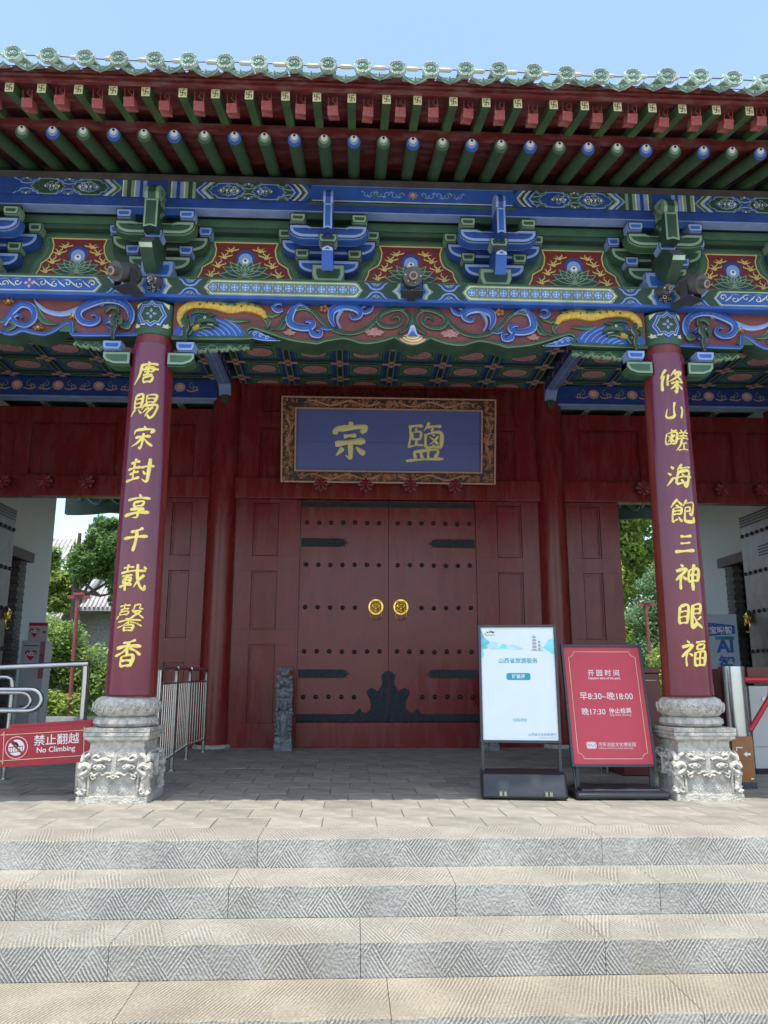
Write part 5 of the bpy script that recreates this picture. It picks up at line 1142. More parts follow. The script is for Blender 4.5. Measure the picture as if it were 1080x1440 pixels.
# ------------------------------------------------------------------ brush lettering
GL = {
'宗': '50,2 56,11;18,17 14,34;18,20 50,17 84,14 90,17 79,30;36,40 68,36;14,60 50,54 90,50;52,54 54,80 52,94 40,86;34,68 26,80 16,88;68,66 78,76 90,84',
'鹽': '8,14 44,10;12,14 11,40 8,66;8,64 46,59;27,14 27,26;17,27 38,25 38,44;18,27 18,44;18,44 38,43;28,44 28,60;60,0 54,12 46,22;56,14 92,10;72,14 66,24;52,30 52,66;52,31 90,26 91,64;52,66 92,63;60,37 84,57;84,36 60,58;72,31 72,36;72,57 72,62;22,75 27,93;22,76 80,70 73,93;40,74 43,93;58,73 58,93;2,99 50,94 98,93',
'唐': '48,2 58,12;22,18 60,12 88,12;26,18 22,60 4,96;40,28 74,24 72,46;30,37 92,31;40,47 72,44;56,18 55,62;36,60 74,56;40,68 43,90;40,69 76,64 70,88;42,90 74,86',
'賜': '10,8 10,62;10,8 38,6 37,60;12,24 36,22;12,42 36,39;10,60 38,57;16,64 0,90;28,64 44,82;54,6 55,36;54,6 88,2 84,34;56,20 84,18;54,37 84,33;60,40 42,66;54,52 96,44 90,84 78,98 66,86;68,56 48,80;82,52 58,94',
'宋': '50,0 58,12;18,18 12,38;18,20 60,14 92,14 80,30;22,52 84,44;52,32 54,70 50,98 42,92;48,54 32,76 8,90;58,54 74,72 96,86',
'封': '10,22 46,14;28,2 27,44;2,46 52,36;12,64 46,54;28,46 28,84;0,92 30,84 52,76;52,38 100,28;80,0 83,60 80,92 62,82;62,50 72,64',
'享': '50,0 58,12;10,24 92,16;36,32 38,50;36,33 70,29 66,48;36,50 68,46;26,62 74,56 54,70;54,68 55,90 38,92;4,84 50,74 96,70',
'千': '74,2 54,14 26,20;2,46 50,40 98,36;52,16 54,60 48,100',
'載': '28,0 28,32;10,14 50,10;2,33 94,24;60,0 68,50 82,82 98,94 98,76;84,6 94,17;90,40 60,86;10,46 48,40;16,52 16,72;16,52 43,50 42,70;16,62 42,60;16,72 42,70;4,84 52,76;29,38 30,100',
'馨': '6,10 46,6;26,0 26,22;10,23 42,18;10,30 10,42;10,30 42,28 40,40;10,42 42,40;8,44 0,58;62,2 58,20 50,26;62,4 80,2 80,16 94,18;56,28 86,26 54,52;62,32 98,52;64,50 36,56;10,67 92,60;50,54 50,76;48,66 8,88;54,66 98,82;36,80 36,100;36,80 68,78 64,100;36,90 64,88;36,99 64,98',
'香': '72,2 50,10 28,14;8,34 94,24;50,10 50,58;48,32 30,50 4,62;54,32 96,56;32,62 33,98;32,63 72,58 68,98;34,79 68,76;33,97 68,94',
'條': '22,2 2,40;14,26 15,94;32,24 32,72;60,2 42,30;52,17 86,12 64,36 38,54;54,22 94,50;44,62 98,54;70,48 71,98 60,92;66,64 44,86;76,64 98,84',
'山': '46,6 50,78;12,40 10,84 40,88 54,70;84,28 92,52 86,90',
'鹺': '26,0 27,14;26,9 46,6;8,19 8,64;8,19 46,16 46,62;8,64 46,61;14,27 40,55;40,26 14,55;27,20 27,60;62,2 68,12;90,0 80,13;54,19 98,14;58,31 94,26;50,43 100,38;76,16 74,42;70,42 64,68 48,92;66,60 94,56;80,60 80,84;56,90 100,84',
'海': '12,8 24,20;2,34 16,46;2,88 14,74 26,54;54,2 36,30;46,18 92,12;44,30 38,82;44,33 86,28 80,88 66,80;28,58 100,50;56,38 66,48;54,62 64,72;38,82 86,76',
'飽': '26,0 2,34;26,4 46,26;22,22 32,30;14,36 14,92;14,37 42,34 42,62;14,49 42,46;14,62 42,60;14,92 32,80;34,70 48,90;62,2 48,30;56,18 94,13 88,60 76,54;58,34 78,32 76,50;58,50 76,49;58,34 58,70 64,88 96,88 98,70',
'三': '24,14 50,15 80,10;26,48 50,48 74,43;2,90 50,86 98,82',
'神': '20,0 30,11;4,27 42,20 6,62;24,44 25,98;30,48 44,60;52,24 53,70;52,25 93,20 90,66;54,45 90,42;53,69 90,65;72,0 73,102',
'眼': '8,14 9,80;8,15 37,12 36,78;10,35 34,32;10,55 34,52;8,79 36,76;54,8 54,92 74,76;54,9 86,6 84,42;55,25 82,22;55,43 84,40;92,52 72,66;60,50 74,76 100,94',
'福': '20,0 30,11;4,27 42,20 6,62;24,44 25,98;30,48 44,60;54,9 96,4;60,18 61,36;60,19 91,16 88,34;60,37 88,34;54,46 55,97;54,47 97,44 94,95;56,71 94,68;74,46 74,94;55,96 94,93'}
def brush(ch, T, size, m, bw=.115, H=.006, seed=0, slant=.0):
    """centre at T(0,0); one mesh of brush strokes"""
    rn = random.Random(hash(ord(ch)) + seed); b = MB(); st = GL[ch].split(';')
    dens = max(.62, min(1.15, 1.25 - len(st) * .030))
    for i, s in enumerate(st):
        p = [tuple(map(float, q.split(','))) for q in s.split()]
        p = [((x - 50) / 100 * size + slant * (50 - y) / 100 * size + rn.uniform(-.008, .008) * size, (50 - y) / 100 * size + rn.uniform(-.008, .008) * size) for x, y in p]
        if len(p) == 2:
            dx, dy = p[1][0] - p[0][0], p[1][1] - p[0][1]; bo = rn.uniform(.03, .07) * (1 if abs(dx) > abs(dy) else -1); p = [p[0], ((p[0][0] + p[1][0]) / 2 - dy * bo, (p[0][1] + p[1][1]) / 2 + dx * bo), p[1]]
        L = sum(math.dist(p[k], p[k + 1]) for k in range(len(p) - 1)); W = bw * size * dens * rn.uniform(.85, 1.2) * min(1.25, max(.85, .7 + L / size * .5))
        dn = p[-1][1] - p[0][1]; dxx = p[-1][0] - p[0][0]
        if L < .2 * size: prof = [.35, .9, 1.15, .8]
        elif abs(dxx) > abs(dn) * 1.5: prof = [.75, 1.0, .68, .62, .8, 1.05, .55]
        elif dxx < -abs(dn) * .3: prof = [.85, 1.1, .95, .75, .5, .22]
        elif dxx > abs(dn) * .4: prof = [.3, .6, .85, 1.1, 1.2, .6]
        else: prof = [.8, 1.05, .8, .78, .85, 1.0, .55]
        b.relief(T, p, [W * q for q in prof], m, m, H, n=6, h0=.0003 * (i % 7), ef=.6)
    return b
# couplet boards, bowed round the front of the columns
def couplet(cx, chars, zs, lab):
    t = thing('couplet_board', lab, 'couplet board', (cx, -.02, 0))
    t.rotation_euler = (0, R_(-.0), 0)
    r0 = .232; a0, a1 = -1.0, 1.0
    b = MB(); n = 24; z0, z1 = .862, 4.035
    zz = [z0 + (z1 - z0) * i / 8 for i in range(9)]
    rr_ = lambda z: r0 - (z - z0) * .006
    for ro, f in ((0, 1), (-.022, -1)):
        vs = [((rr_(z) + ro) * sin(a0 + (a1 - a0) * i / n), -(rr_(z) + ro) * cos(a0 + (a1 - a0) * i / n), z) for z in zz for i in range(n + 1)]
        b.add(vs, [(j * (n + 1) + i, j * (n + 1) + i + 1, (j + 1) * (n + 1) + i + 1, (j + 1) * (n + 1) + i) for j in range(8) for i in range(n)], CRIMSON)
    for z in (z0, z1): b.add([((rr_(z) + o) * sin(a0 + (a1 - a0) * i / n), -(rr_(z) + o) * cos(a0 + (a1 - a0) * i / n), z) for o in (0, -.022) for i in range(n + 1)], [(i, i + 1, n + 2 + i, n + 1 + i) for i in range(n)], CRIMSON)
    for a in (a0, a1): b.add([((rr_(z) + o) * sin(a), -(rr_(z) + o) * cos(a), z) for o in (0, -.022) for z in zz], [(i, i + 1, 10 + i, 9 + i) for i in range(8)], CRIMSON)
    b.build('board', t, 1)
    for i, (ch, z) in enumerate(zip(chars, zs)):
        R0 = rr_(z); T = lambda u, v, h: ((R0 + h) * sin(u / R0), -(R0 + h) * cos(u / R0), z + v)
        brush(ch, T, (.232 if ch not in '三山' else .2) * (.92 if len(GL[ch].split(';')) < 8 else 1), GILD, .112, .007, seed=i, slant=.12).build('gilded_character', t, 1)
    return t
couplet(-2.448, '唐賜宋封享千載馨香', (3.732, 3.415, 3.116, 2.806, 2.477, 2.185, 1.849, 1.507, 1.205), 'crimson couplet board with nine gilded characters on the left front column')
couplet(2.443, '條山鹺海飽三神眼福', (3.747, 3.453, 3.156, 2.818, 2.486, 2.192, 1.891, 1.545, 1.219), 'crimson couplet board with nine gilded characters on the right front column')

# ---- hanging name plaque, tilted forward over the door
pq = thing('name_plaque', 'blue horizontal name plaque with two gold characters in a carved copper frame above the door', 'plaque', (-.008, 4.52, 3.905))
tilt = math.atan2(4.52 - 4.27, 5.165 - 3.905); PH = math.hypot(.25, 1.26); PW = 1.625
pq.rotation_euler = (tilt, 0, 0)
TQ = lambda u, v, h: (u, -h, v)
b = MB(); b.box(-PW + .2, PW - .2, -.03, .0, .165, PH - .165, PLQBLUE)
b.rect(TQ, -PW + .2, PW - .2, .61, .614, INK, .0305); b.build('blue_panel', pq)
b = MB(); fo, fi = PW, PW - .205; z0, z1, zi0, zi1 = 0, PH, .168, PH - .168
for a in ((-fo, -fi, z0, z1), (fi, fo, z0, z1), (-fi, fi, z0, zi0), (-fi, fi, zi1, z1)): b.box(a[0], a[1], -.065, .02, a[2], a[3], FRAMEC)
for x0_, x1_, z0_, z1_ in ((-fo, fo, z0, z1), (-fi, fi, zi0, zi1)):
    e = .012
    for q in ((x0_ - e, x0_ + e, z0_ - e, z1_ + e), (x1_ - e, x1_ + e, z0_ - e, z1_ + e), (x0_ + e, x1_ - e, z0_ - e, z0_ + e), (x0_ + e, x1_ - e, z1_ - e, z1_ + e)): b.box(q[0], q[1], -.078, -.05, q[2], q[3], FRAMEB)
rn = random.Random(3)
def scrolls(u0, u1, v0, v1, n_):
    for i in range(n_):
        u, v = rn.uniform(u0 + .02, u1 - .02), rn.uniform(v0 + .02, v1 - .02); r_ = rn.uniform(.018, .036)
        c = curl((u, v), r_, rn.uniform(0, 6), rn.uniform(.6, 1.2), rn.choice((-1, 1)), 7)
        c = [(min(max(x, u0 + .008), u1 - .008), min(max(y, v0 + .008), v1 - .008)) for x, y in c]
        b.relief(TQ, c, rn.uniform(.008, .013), FRAMEB, FRAMEB, .014 + rn.random() * .01, h0=.064, n=2)
scrolls(-fi, fi, .012, zi0 - .015, 190); scrolls(-fi, fi, zi1 + .015, z1 - .012, 190); scrolls(-fo + .01, -fi - .012, .0, PH, 120); scrolls(fi + .012, fo - .01, 0, PH, 120)
for zc_, a_, c_ in ((.084, -1.3, -.15), (.084, 1.3, .15), (PH - .084, -1.3, -.15), (PH - .084, 1.3, .15)):
    b.relief(TQ, [(a_ + (c_ - a_) * t / 12, zc_ + .035 * sin(t * 1.1)) for t in range(13)], [.015, .03, .036, .036, .03, .03, .04], FRAMEB, FRAMEB, .034, h0=.064, n=4)
for sx in (-1, 1): b.relief(TQ, [(sx * 1.52 + .03 * sin(t * 1.2), .25 + t * .085) for t in range(10)], [.015, .03, .036, .03, .03, .04], FRAMEB, FRAMEB, .034, h0=.064, n=4)
for u, v in ((0, .084), (0, PH - .084), (-1.52, .64), (1.52, .64)):
    for a in range(8): b.relief(TQ, [(u, v), (u + .06 * cos(a * .785), v + .05 * sin(a * .785))], [.012, .03], FRAMEB, FRAMEB, .03, h0=.064, n=3)
b.build('carved_frame', pq, 1)
for ch, u in (('宗', -.605), ('鹽', .555)):
    brush(ch, lambda q, v, h, u=u: (u + q, -.031 - h, .635 + v), .60, mat('plaque_gold', (1.0, .90, .34), .35, var=.05), .132, .02, seed=5).build('gilded_character', pq, 1)
b = MB(); b.box(-1.3, -1.2, .0, .28, .1, .2, OXRED); b.box(1.2, 1.3, .0, .28, .1, .2, OXRED); b.build('bracket', pq)
# ---- three grey spotlights on the architrave and two small ones
def spot(x, y, z, big, rz, lab):
    t = thing('spotlight', lab, 'spotlight', (x, y, z)); t.rotation_euler = (0, 0, rz); k = 1 if big else .5
    b = MB(); a = Vector((0, .10, .055)); e = Vector((0, -.12, -.03))
    b.cyl(a, e, .088 * k + .002, LAMPG, 20); b.cyl(a * .55, a * .45, .094 * k, LAMPG, 20) if 0 else None
    for q in range(3): p = a + (e - a) * (.15 + q * .14); b.cyl(p, p + (e - a) * .05, .093 * k, LAMPG, 20)
    for q in range(6): b.cyl(e + Vector((.07 * k * cos(q), 0, .07 * k * sin(q))), e + Vector((.07 * k * cos(q), -.008, .07 * k * sin(q))), .007, STEEL, 6)
    b.build('lamp_body', t, 1)
    b = MB(); e2 = e + Vector((0, -.05, -.02)); b.cyl(e, e2, .042 * k, LAMPG, 18); b.cyl(e2, e2 + Vector((0, -.006, -.002)), .040 * k, mat('lamp_copper', (.45, .28, .2), .4), 18, .034 * k); b.cyl(e2 + Vector((0, -.007, -.002)), e2 + Vector((0, -.010, -.003)), .024 * k, FRAMEG, 14); b.build('snout', t, 1)
    b = MB()
    if big:
        for s in (-1, 1): b.box(s * .10 - .004, s * .10 + .004, -.03, .05, -.13, .03, FRAMEG)
        b.box(-.1, .1, -.05, .10, -.138, -.13, FRAMEG); b.box(-.04, .04, .08, .2, -.136, -.1, FRAMEG)
    else: b.cyl((0, .02, 0), (0, .09, .1), .012, LAMPG, 8)
    b.build('yoke', t)
spot(-.02, -.38, 4.645, 1, 0, 'grey drum spotlight on the architrave at the centre of the gate')
spot(-2.66, -.40, 4.625, 1, -.5, 'grey drum spotlight aimed sideways beside the left column head'); spot(2.62, -.40, 4.63, 1, .5, 'grey drum spotlight aimed sideways beside the right column head')
spot(-2.41, -.30, 4.60, 0, 0, 'small grey spotlight in front of the left column boss'); spot(2.39, -.30, 4.62, 0, 0, 'small grey spotlight in front of the right column boss')
# ------------------------------------------------------------------ signs on the landing
def poster_sign(loc, rz, W, z0, z1, lean, face, lab, name, fm):
    t = thing(name, lab, 'sign', loc); t.rotation_euler = (0, 0, rz); k = lean / (z1 - z0); L = math.hypot(1, k)
    T = lambda u, v, h: (u, v * k - h, z0 + v)
    H = z1 - z0; f = .024; b = MB()
    def pbox(u0, u1, v0, v1, h0, h1, m, mb): mb.add([T(u, v, h) for h in (h0, h1) for v in (v0, v1) for u in (u0, u1)], [(0, 2, 3, 1), (4, 5, 7, 6), (0, 1, 5, 4), (2, 6, 7, 3), (0, 4, 6, 2), (1, 3, 7, 5)], m)
    for q in ((-W / 2, -W / 2 + f, 0, H), (W / 2 - f, W / 2, 0, H), (-W / 2 + f, W / 2 - f, 0, f), (-W / 2 + f, W / 2 - f, H - f, H)): pbox(*q, -.03, .018, fm, b)
    bevel(b.build('frame', t), .005)
    b = MB(); pbox(-W / 2 + f, W / 2 - f, f, H - f, -.012, .004, face, b); b.build('poster', t)
    return t, T, H
t, T, H = poster_sign((.952, .04, 0), R_(-7.5), .705, .445, 1.482, .06, POSTW, 'white tourist service poster in a dark frame on a black water-filled base', 'poster_stand', FRAMEG)
b = MB(); tt = lambda u, v: (u / 390 * .66 - .33, H - .024 - (v / 610) * (H - .048))   # poster layout, 390 x 610 units
h = .0055
def wash(pts, m, k): b.poly(T, cr([tt(*p) for p in pts], 4, True), m, h + k)
wash([(0, 15), (20, 55), (60, 95), (40, 115), (8, 125), (18, 150), (0, 160)], TEAL if 0 else WASH1, 0); wash([(30, 100), (75, 78), (110, 98), (140, 92), (150, 118), (90, 122), (50, 120)], WASH2, .001); wash([(100, 112), (122, 92), (142, 118)], WASH1, .002); wash([(145, 120), (165, 96), (195, 105), (225, 120)], WASH2, .0015)
wash([(390, 75), (368, 68), (345, 95), (330, 118), (352, 128), (390, 150)], WASH1, 0); wash([(345, 125), (320, 105), (312, 122), (330, 128)], WASH2, .001)
for u, v, r_, m_ in ((45, 27, 6, GOLD), (55, 24, 7, LGREEN), (66, 27, 6, GREEN), (36, 28, 4, INK), (75, 26, 3, ORANGE)): b.disc(T, tt(u, v), r_ / 590, m_, h)
b.rib(T, [tt(20, 42), tt(26, 34), tt(32, 46), tt(44, 42), tt(56, 46), tt(64, 40), tt(76, 46)], .004, INKT, h, n=3)
GP = mat('print_grey', (.42, .42, .38), .5)
for x, w_, y0, y1 in ((285, 22, 50, 128), (312, 14, 78, 128)):
    b.poly(T, [tt(x - w_ * .35, y0), tt(x + w_ * .35, y0), tt(x + w_ * .5, y1), tt(x - w_ * .5, y1)], GP, h)
    for q in range(int((y1 - y0) / 9)): b.poly(T, [tt(x - w_ * .62, y0 + q * 9 + 6), tt(x + w_ * .62, y0 + q * 9 + 6), tt(x + w_ * .5, y0 + q * 9 + 2), tt(x - w_ * .5, y0 + q * 9 + 2)], POSTW if q % 2 else GP, h + .001)
    b.rib(T, [tt(x, y0), tt(x, y0 - 12)], .004, GP, h, raw=True)
b.rib(T, [tt(262, 128), tt(330, 131)], .005, GP, h, raw=True)
def tx_(s, u, v, px, m, align='CENTER', bold=0, sx=1, h_=h, it=0): x, y = tt(u, v); text(s, T, b, x, y, px / 610 * (H - .048), m, h_, align, bold, sx, it)
tx_('山西省旅游服务', 195, 196, 31, TEAL, bold=.0005); 
bp_ = []
for cx_, cy_, a0 in ((248, 262, 0), (248, 280, 90), (142, 280, 180), (142, 262, 270)):
    for q in range(5): a = R_(a0 + q * 22.5 - 90); bp_.append(tt(cx_ + 10 * cos(a), cy_ + 10 * sin(a)))
b.poly(T, bp_, TEAL, h); tx_('好差评', 195, 279, 24, WHITE, bold=.0008, h_=h + .001)
tx_('扫码评价', 195, 512, 20, TEAL); tx_('山西省文化和旅游厅', 388 - 8, 586, 17, TEAL, 'RIGHT')
b.rib(T, [tt(290, 596), tt(380, 596)], .002, INKT, h, raw=True)
b.build('print', t)
for s in (-1, 1): MB().box(s * .335 - .012, s * .335 + .012, -.012, .016, .12, .46, FRAMEG).build('post', t)
def tank(t, W, D, y0, hgt, slope):
    pf = [(y0, .012), (y0 - .008, .03), (y0, .055), (y0 + slope, hgt), (y0 + slope + .05, hgt + .012), (y0 + D, hgt + .012), (y0 + D, .012)]
    b = MB(); n = len(pf); vs = []
    for x, e in ((-W / 2, .02), (-W / 2 + .02, 0), (W / 2 - .02, 0), (W / 2, .02)):
        for y, z in pf: vs.append((x, y + (e if y < y0 + D / 2 else -e), max(.012, z - e * .5)))
    b.add(vs, [(k * n + i, k * n + (i + 1) % n, (k + 1) * n + (i + 1) % n, (k + 1) * n + i) for k in range(3) for i in range(n)] + [tuple(range(n)), tuple(range(3 * n, 4 * n))], BLACKP)
    bevel(b.build('water_base', t, 1), .008, 3); 
    b = MB(); 
    for s in (-1, 1): b.cyl((s * (W / 2 - .06), y0 + .06, 0.0), (s * (W / 2 - .06), y0 + .06, .014), .02, BLACKP, 8); b.cyl((s * (W / 2 - .06), y0 + D - .06, 0), (s * (W / 2 - .06), y0 + D - .06, .014), .02, BLACKP, 8)
    b.build('foot', t)
tank(t, .72, .40, -.235, .20, .07)
b = MB()
for s in (-.18, .2): b.box(s - .04, s + .04, -.25, -.235, .03, .075, FRAMEG); b.box(s - .03, s - .008, -.253, -.249, .035, .07, STEEL); b.box(s + .008, s + .03, -.253, -.249, .035, .07, STEEL)
b.build('clip', t)
# red opening-hours board
t, T, H = poster_sign((1.762, .0, 0), R_(-1.5), .75, .245, 1.312, .235, POSTR, 'red opening-hours poster leaning back in a dark frame on a flat black base', 'poster_stand', FRAMEG)
W = .70; b = MB(); tt = lambda u, v: ((u / 400 - .5) * W, H - .024 - (v / 600) * (H - .048)); 
def tx2(s, u, v, px, m, align='CENTER', bold=0, sx=1, h_=h): x, y = tt(u, v); text(s, T, b, x, y, px / 600 * (H - .048), m, h_, align, bold, sx)
m_ = 24; e = 28; A, B_, C_, D_ = m_, 400 - m_, 26, 574
line = [(A + e, C_), (B_ - e, C_)] + [(B_ - e * sin(a), C_ + e - e * cos(a) + (0)) for a in ()] 
def corner(cx_, cy_, a0): return [(cx_ + e * cos(R_(a0 - q * 18)), cy_ + e * sin(R_(a0 - q * 18))) for q in range(6)]
path = corner(B_, C_, 180) + corner(B_, D_, 270) + corner(A, D_, 360) + corner(A, C_, 450)
b.rib(T, [tt(*p) for p in path], .0042, CREAM, h, closed=True, raw=True)
WH = mat('print_white', (.82, .74, .70), .4, var=.02)
tx2('开 园 时 间', 200, 152, 36, WH, bold=.0006); tx2('Opening time of the park', 200, 172, 17, WH, bold=.0005)
tx2('早8:30~晚18:00', 200, 276, 44, WH, bold=.0002); tx2('晚17:30', 62, 354, 40, WH, 'LEFT', bold=.0002); tx2('停止检票', 205, 346, 30, WH, 'LEFT', bold=.0006); tx2('Stop ticket checking', 206, 361, 14, WH, 'LEFT')
tx2('河东池盐文化博览园', 130, 512, 22, WH, 'LEFT', bold=.0); tx2('HEDONG CHIYAN CULTURAL EXPO PARK', 131, 526, 9.5, WH, 'LEFT')
for k, (r1, m2) in enumerate(((25, WH), (21, POSTR), (19, WH))): b.poly(T, [tt(96 + r1 * (abs(cos(a)) ** .4) * (1 if cos(a) > 0 else -1), 508 + r1 * .68 * (abs(sin(a)) ** .4) * (1 if sin(a) > 0 else -1)) for a in [i * pi / 10 + .01 for i in range(20)]], m2, h + .0008 * k)
for q in range(5): b.rib(T, curl(tt(82 + q * 7, 506 + (q % 2) * 5), .008, q, 1), .003, POSTR, h + .003, raw=True)
b.build('print', t)
for s in (-1, 1): b = MB(); b.box(s * .325 - .014, s * .325 + .014, .01, .04, .05, .30, FRAMEG); b.tube([(s * .345, .0, .05), (s * .362, .20, 1.0)], .011, FRAMEG, 6); b.build('post', t)
tank(t, .80, .46, -.225, .055, .02)
b = MB(); b.box(-.34, .34, -.17, .19, .055, .082, BLACKP); bevel(b.build('base_lid', t), .012, 3)

# no climbing barrier board, tied to the stainless railing
t = thing('warning_board', 'red no climbing sign board tied to the stainless railing beside the left stone base', 'sign', (-3.19, .06, .43)); t.rotation_euler = (0, R_(-3.2), R_(4))
b = MB(); Wb, Hb = .39, .16; b.box(-Wb, Wb, 0, .012, -Hb, Hb, BARR); b.box(-Wb + .1, Wb + .03, .02, .03, -Hb + .2, Hb + .03, BARR); b.build('board', t)
b = MB(); T = XZ(0); e = .03; CP2 = []
def corner2(cx_, cz_, a0): return [(cx_ + e * cos(R_(a0 - q * 18)), cz_ + e * sin(R_(a0 - q * 18))) for q in range(6)]
a_, c_ = Wb - .028, Hb - .024
b.rib(T, corner2(-a_, -c_, 90) + corner2(-a_, c_, 0)[0:6] + corner2(a_, c_, 270) + corner2(a_, -c_, 180), .0045, CREAM, .002, closed=True, raw=True)
cx_ = -.225
for r_, m_, k in ((.093, WH, 0), (.088, BARR, 1), (.066, WH, 2)): b.disc(T, (cx_, -.005), r_, m_, .002 + .0008 * k, 32)
for q in range(6): b.rib(T, [(cx_ - .05 + q * .02, -.04), (cx_ - .05 + q * .02, .005)], .004, INK, .0052, raw=True)
b.rib(T, [(cx_ - .06, .0), (cx_ + .055, .006)], .006, INK, .0055, raw=True); b.rib(T, [(cx_ - .06, -.042), (cx_ + .055, -.04)], .004, INK, .0055, raw=True)
b.disc(T, (cx_ - .028, .042), .011, INK, .0055, 12); b.rib(T, [(cx_ - .03, .03), (cx_ - .005, .03), (cx_ + .015, .008)], [.014, .024, .014], INK, .006, n=3)
b.rib(T, [(cx_ - .06, .06), (cx_ + .06, -.066)], .014, BARR, .0075, raw=True)
text('禁止翻越', T, b, .105, .008, .095, WH, .003, 'CENTER', .0008, 1.0); text('No Climbing', T, b, .10, -.058, .062, WH, .003, 'CENTER', .0008)
b.build('print', t)

# ------------------------------------------------------------------ stainless railings
def fence(lab, pts, top=1.10, name='stainless_fence', grp=None, sub=.16, bars=9):
    t = thing(name, lab, 'railing', (pts[0][0], pts[0][1], 0), grp); o = Vector((pts[0][0], pts[0][1], 0))
    P = [Vector((x, y, 0)) - o for x, y in pts]
    bar0 = None
    for i, p in enumerate(P):
        if i == 0 and len(P) > 3: pass
        b = MB(); b.tube([p, p + Vector((0, 0, top - .09)), p + Vector((0, 0, top - .03)) + (P[i - 1] - p).normalized() * .012 if i else p + Vector((0, 0, top - .03))], .024, STEEL, 12); b.cyl(p, p + Vector((0, 0, .012)), .05, STEEL, 12); b.build('post', t, 1)
    for i in range(1, len(P)):
        a, c = P[i - 1], P[i]; d = (c - a); n = d.normalized(); up = Vector((0, 0, 1))
        b = MB(); b.tube([a + up * top + n * .05, c + up * top - n * .06, c + up * (top - .02) - n * .015, c + up * (top - .07)], .022, STEEL, 10); b.build('rail', t, 1)
        b = MB(); b.tube([a + up * (top - sub), c + up * (top - sub)], .014, STEEL, 8); b.build('rail', t, 1); b = MB(); b.tube([a + up * .17, c + up * .17], .014, STEEL, 8); b.build('rail', t, 1)
        nb = max(3, int(d.length / .135))
        for k in range(1, nb):
            if bar0 is None: b = MB(); b.cyl((0, 0, .17), (0, 0, top - sub), .0065, STEEL, 8, cap=False); bar0 = b.build('bar', t, 1, a + d * (k / nb))
            else: copyp(bar0, t, a + d * (k / nb))
    return t
fence('stainless steel fence running back from the left front column to the door', [(-2.40, .75), (-2.49, 1.9), (-2.58, 3.1), (-2.545, 4.05)])
fence('stainless steel queue railing at the left side entrance behind the no climbing board', [(-5.4, 1.15), (-4.6, 1.2), (-4.0, 1.25)], 1.0)
t = thing('handrail', 'thick stainless steel handrail with a square post and U-shaped end left of the left column', 'handrail', (-2.95, .28, 0))
b = MB(); b.tube([(0, 0, 0), (0, 0, 1.0), (-.005, 0, 1.10)], .034, STEEL, 16); b.build('post', t, 1)
b = MB(); b.tube([(.02, 0, 1.125), (-.6, .10, 1.10), (-1.6, .30, 1.06)], .026, STEEL, 12); b.build('rail', t, 1)
b = MB(); cx_, cz_ = -.50, .80; b.tube([(-1.8, .12, cz_ + .095), (cx_, .05, cz_ + .095)] + [(cx_ + .105 * sin(a), .05, cz_ + .095 * cos(a)) for a in [i * pi / 9 for i in range(1, 9)]] + [(cx_, .05, cz_ - .095), (-1.8, .12, cz_ - .095)], .021, STEEL, 12)
b.tube([(-1.8, .32, cz_ + .06), (cx_ - .16, .25, cz_ + .06)] + [(cx_ - .16 + .09 * sin(a), .25, cz_ + .075 * cos(a) - .015) for a in [i * pi / 9 for i in range(1, 9)]] + [(cx_ - .16, .25, cz_ - .09), (-1.8, .32, cz_ - .09)], .018, STEEL, 12)
b.build('looped_rail', t, 1)

# turnstile on the right
WCAB = mat('cabinet_grey', (.55, .54, .50), .35, var=.04); MAR = mat('cabinet_maroon', (.13, .02, .02), .3)
t = thing('turnstile', 'ticket turnstile with stainless drum end and red barrier arms behind the right stone base', 'turnstile', (3.49, 1.25, 0))
b = MB(); b.lathe([(.0, 0), (.13, 0), (.13, 1.10), (.128, 1.125), (.0, 1.13)], 0, 0, STEEL, 32); b.box(-.13, .13, .0, 1.1, 0, 1.10, STEEL); b.build('drum_cabinet', t, 1)
b = MB(); b.box(.30, 1.2, .25, .75, .06, .92, WCAB); b.box(.29, 1.22, .23, .78, .0, .06, INK); b.box(.285, 1.22, .22, .80, .95, 1.12, MAR)
b.box(.5, .503, .247, .249, .1, .9, INK); b.box(.32, 1.15, .246, .2485, .28, .283, INK); b.cyl((.45, .247, .78), (.45, .238, .78), .022, STEEL, 10); b.build('cabinet', t)
b = MB(); rb_ = mat('red_plastic', (.55, .02, .03), .3); b.tube([(.11, -.03, .99), (.6, -.03, .99)], .027, rb_, 10); b.tube([(.12, -.05, .47), (.40, -.05, .86)], .028, rb_, 10); b.build('barrier_arm', t, 1)
t = thing('ticket_gate', 'dark red gate cabinet half hidden between the right column and the opening-hours poster', 'gate cabinet', (2.35, 1.35, 0))
b = MB(); b.box(-.05, .40, 0, .9, 0, 1.05, MAR); b.box(-.06, .41, -.01, .91, 1.05, 1.12, MAR); bevel(b.build('cabinet', t), .012); b = MB(); T = XZ(-.002); b.rib(T, [(.02, .1), (.02, .93), (.06, .98), (.36, .98)], .005, CREAM, .001, raw=True); b.build('line', t)
b = MB(); b.tube([(-.12, .3, 0), (-.12, .3, 1.05), (-.12, .9, 1.05)], .02, STEEL, 10); b.tube([(-.19, .3, 0), (-.19, .3, 1.02)], .014, STEEL, 8); b.build('post', t, 1)
t = thing('arrow_sign', 'small brown direction sign with a white arrow low behind the right stone base', 'sign', (3.13, .42, 0)); BRS = mat('brown_sign', (.30, .12, .035), .4)
b = MB(); b.box(-.10, .10, 0, .03, .06, .47, BRS); b.box(-.085, .105, -.01, .05, 0, .06, FRAMEG); b.build('board', t)
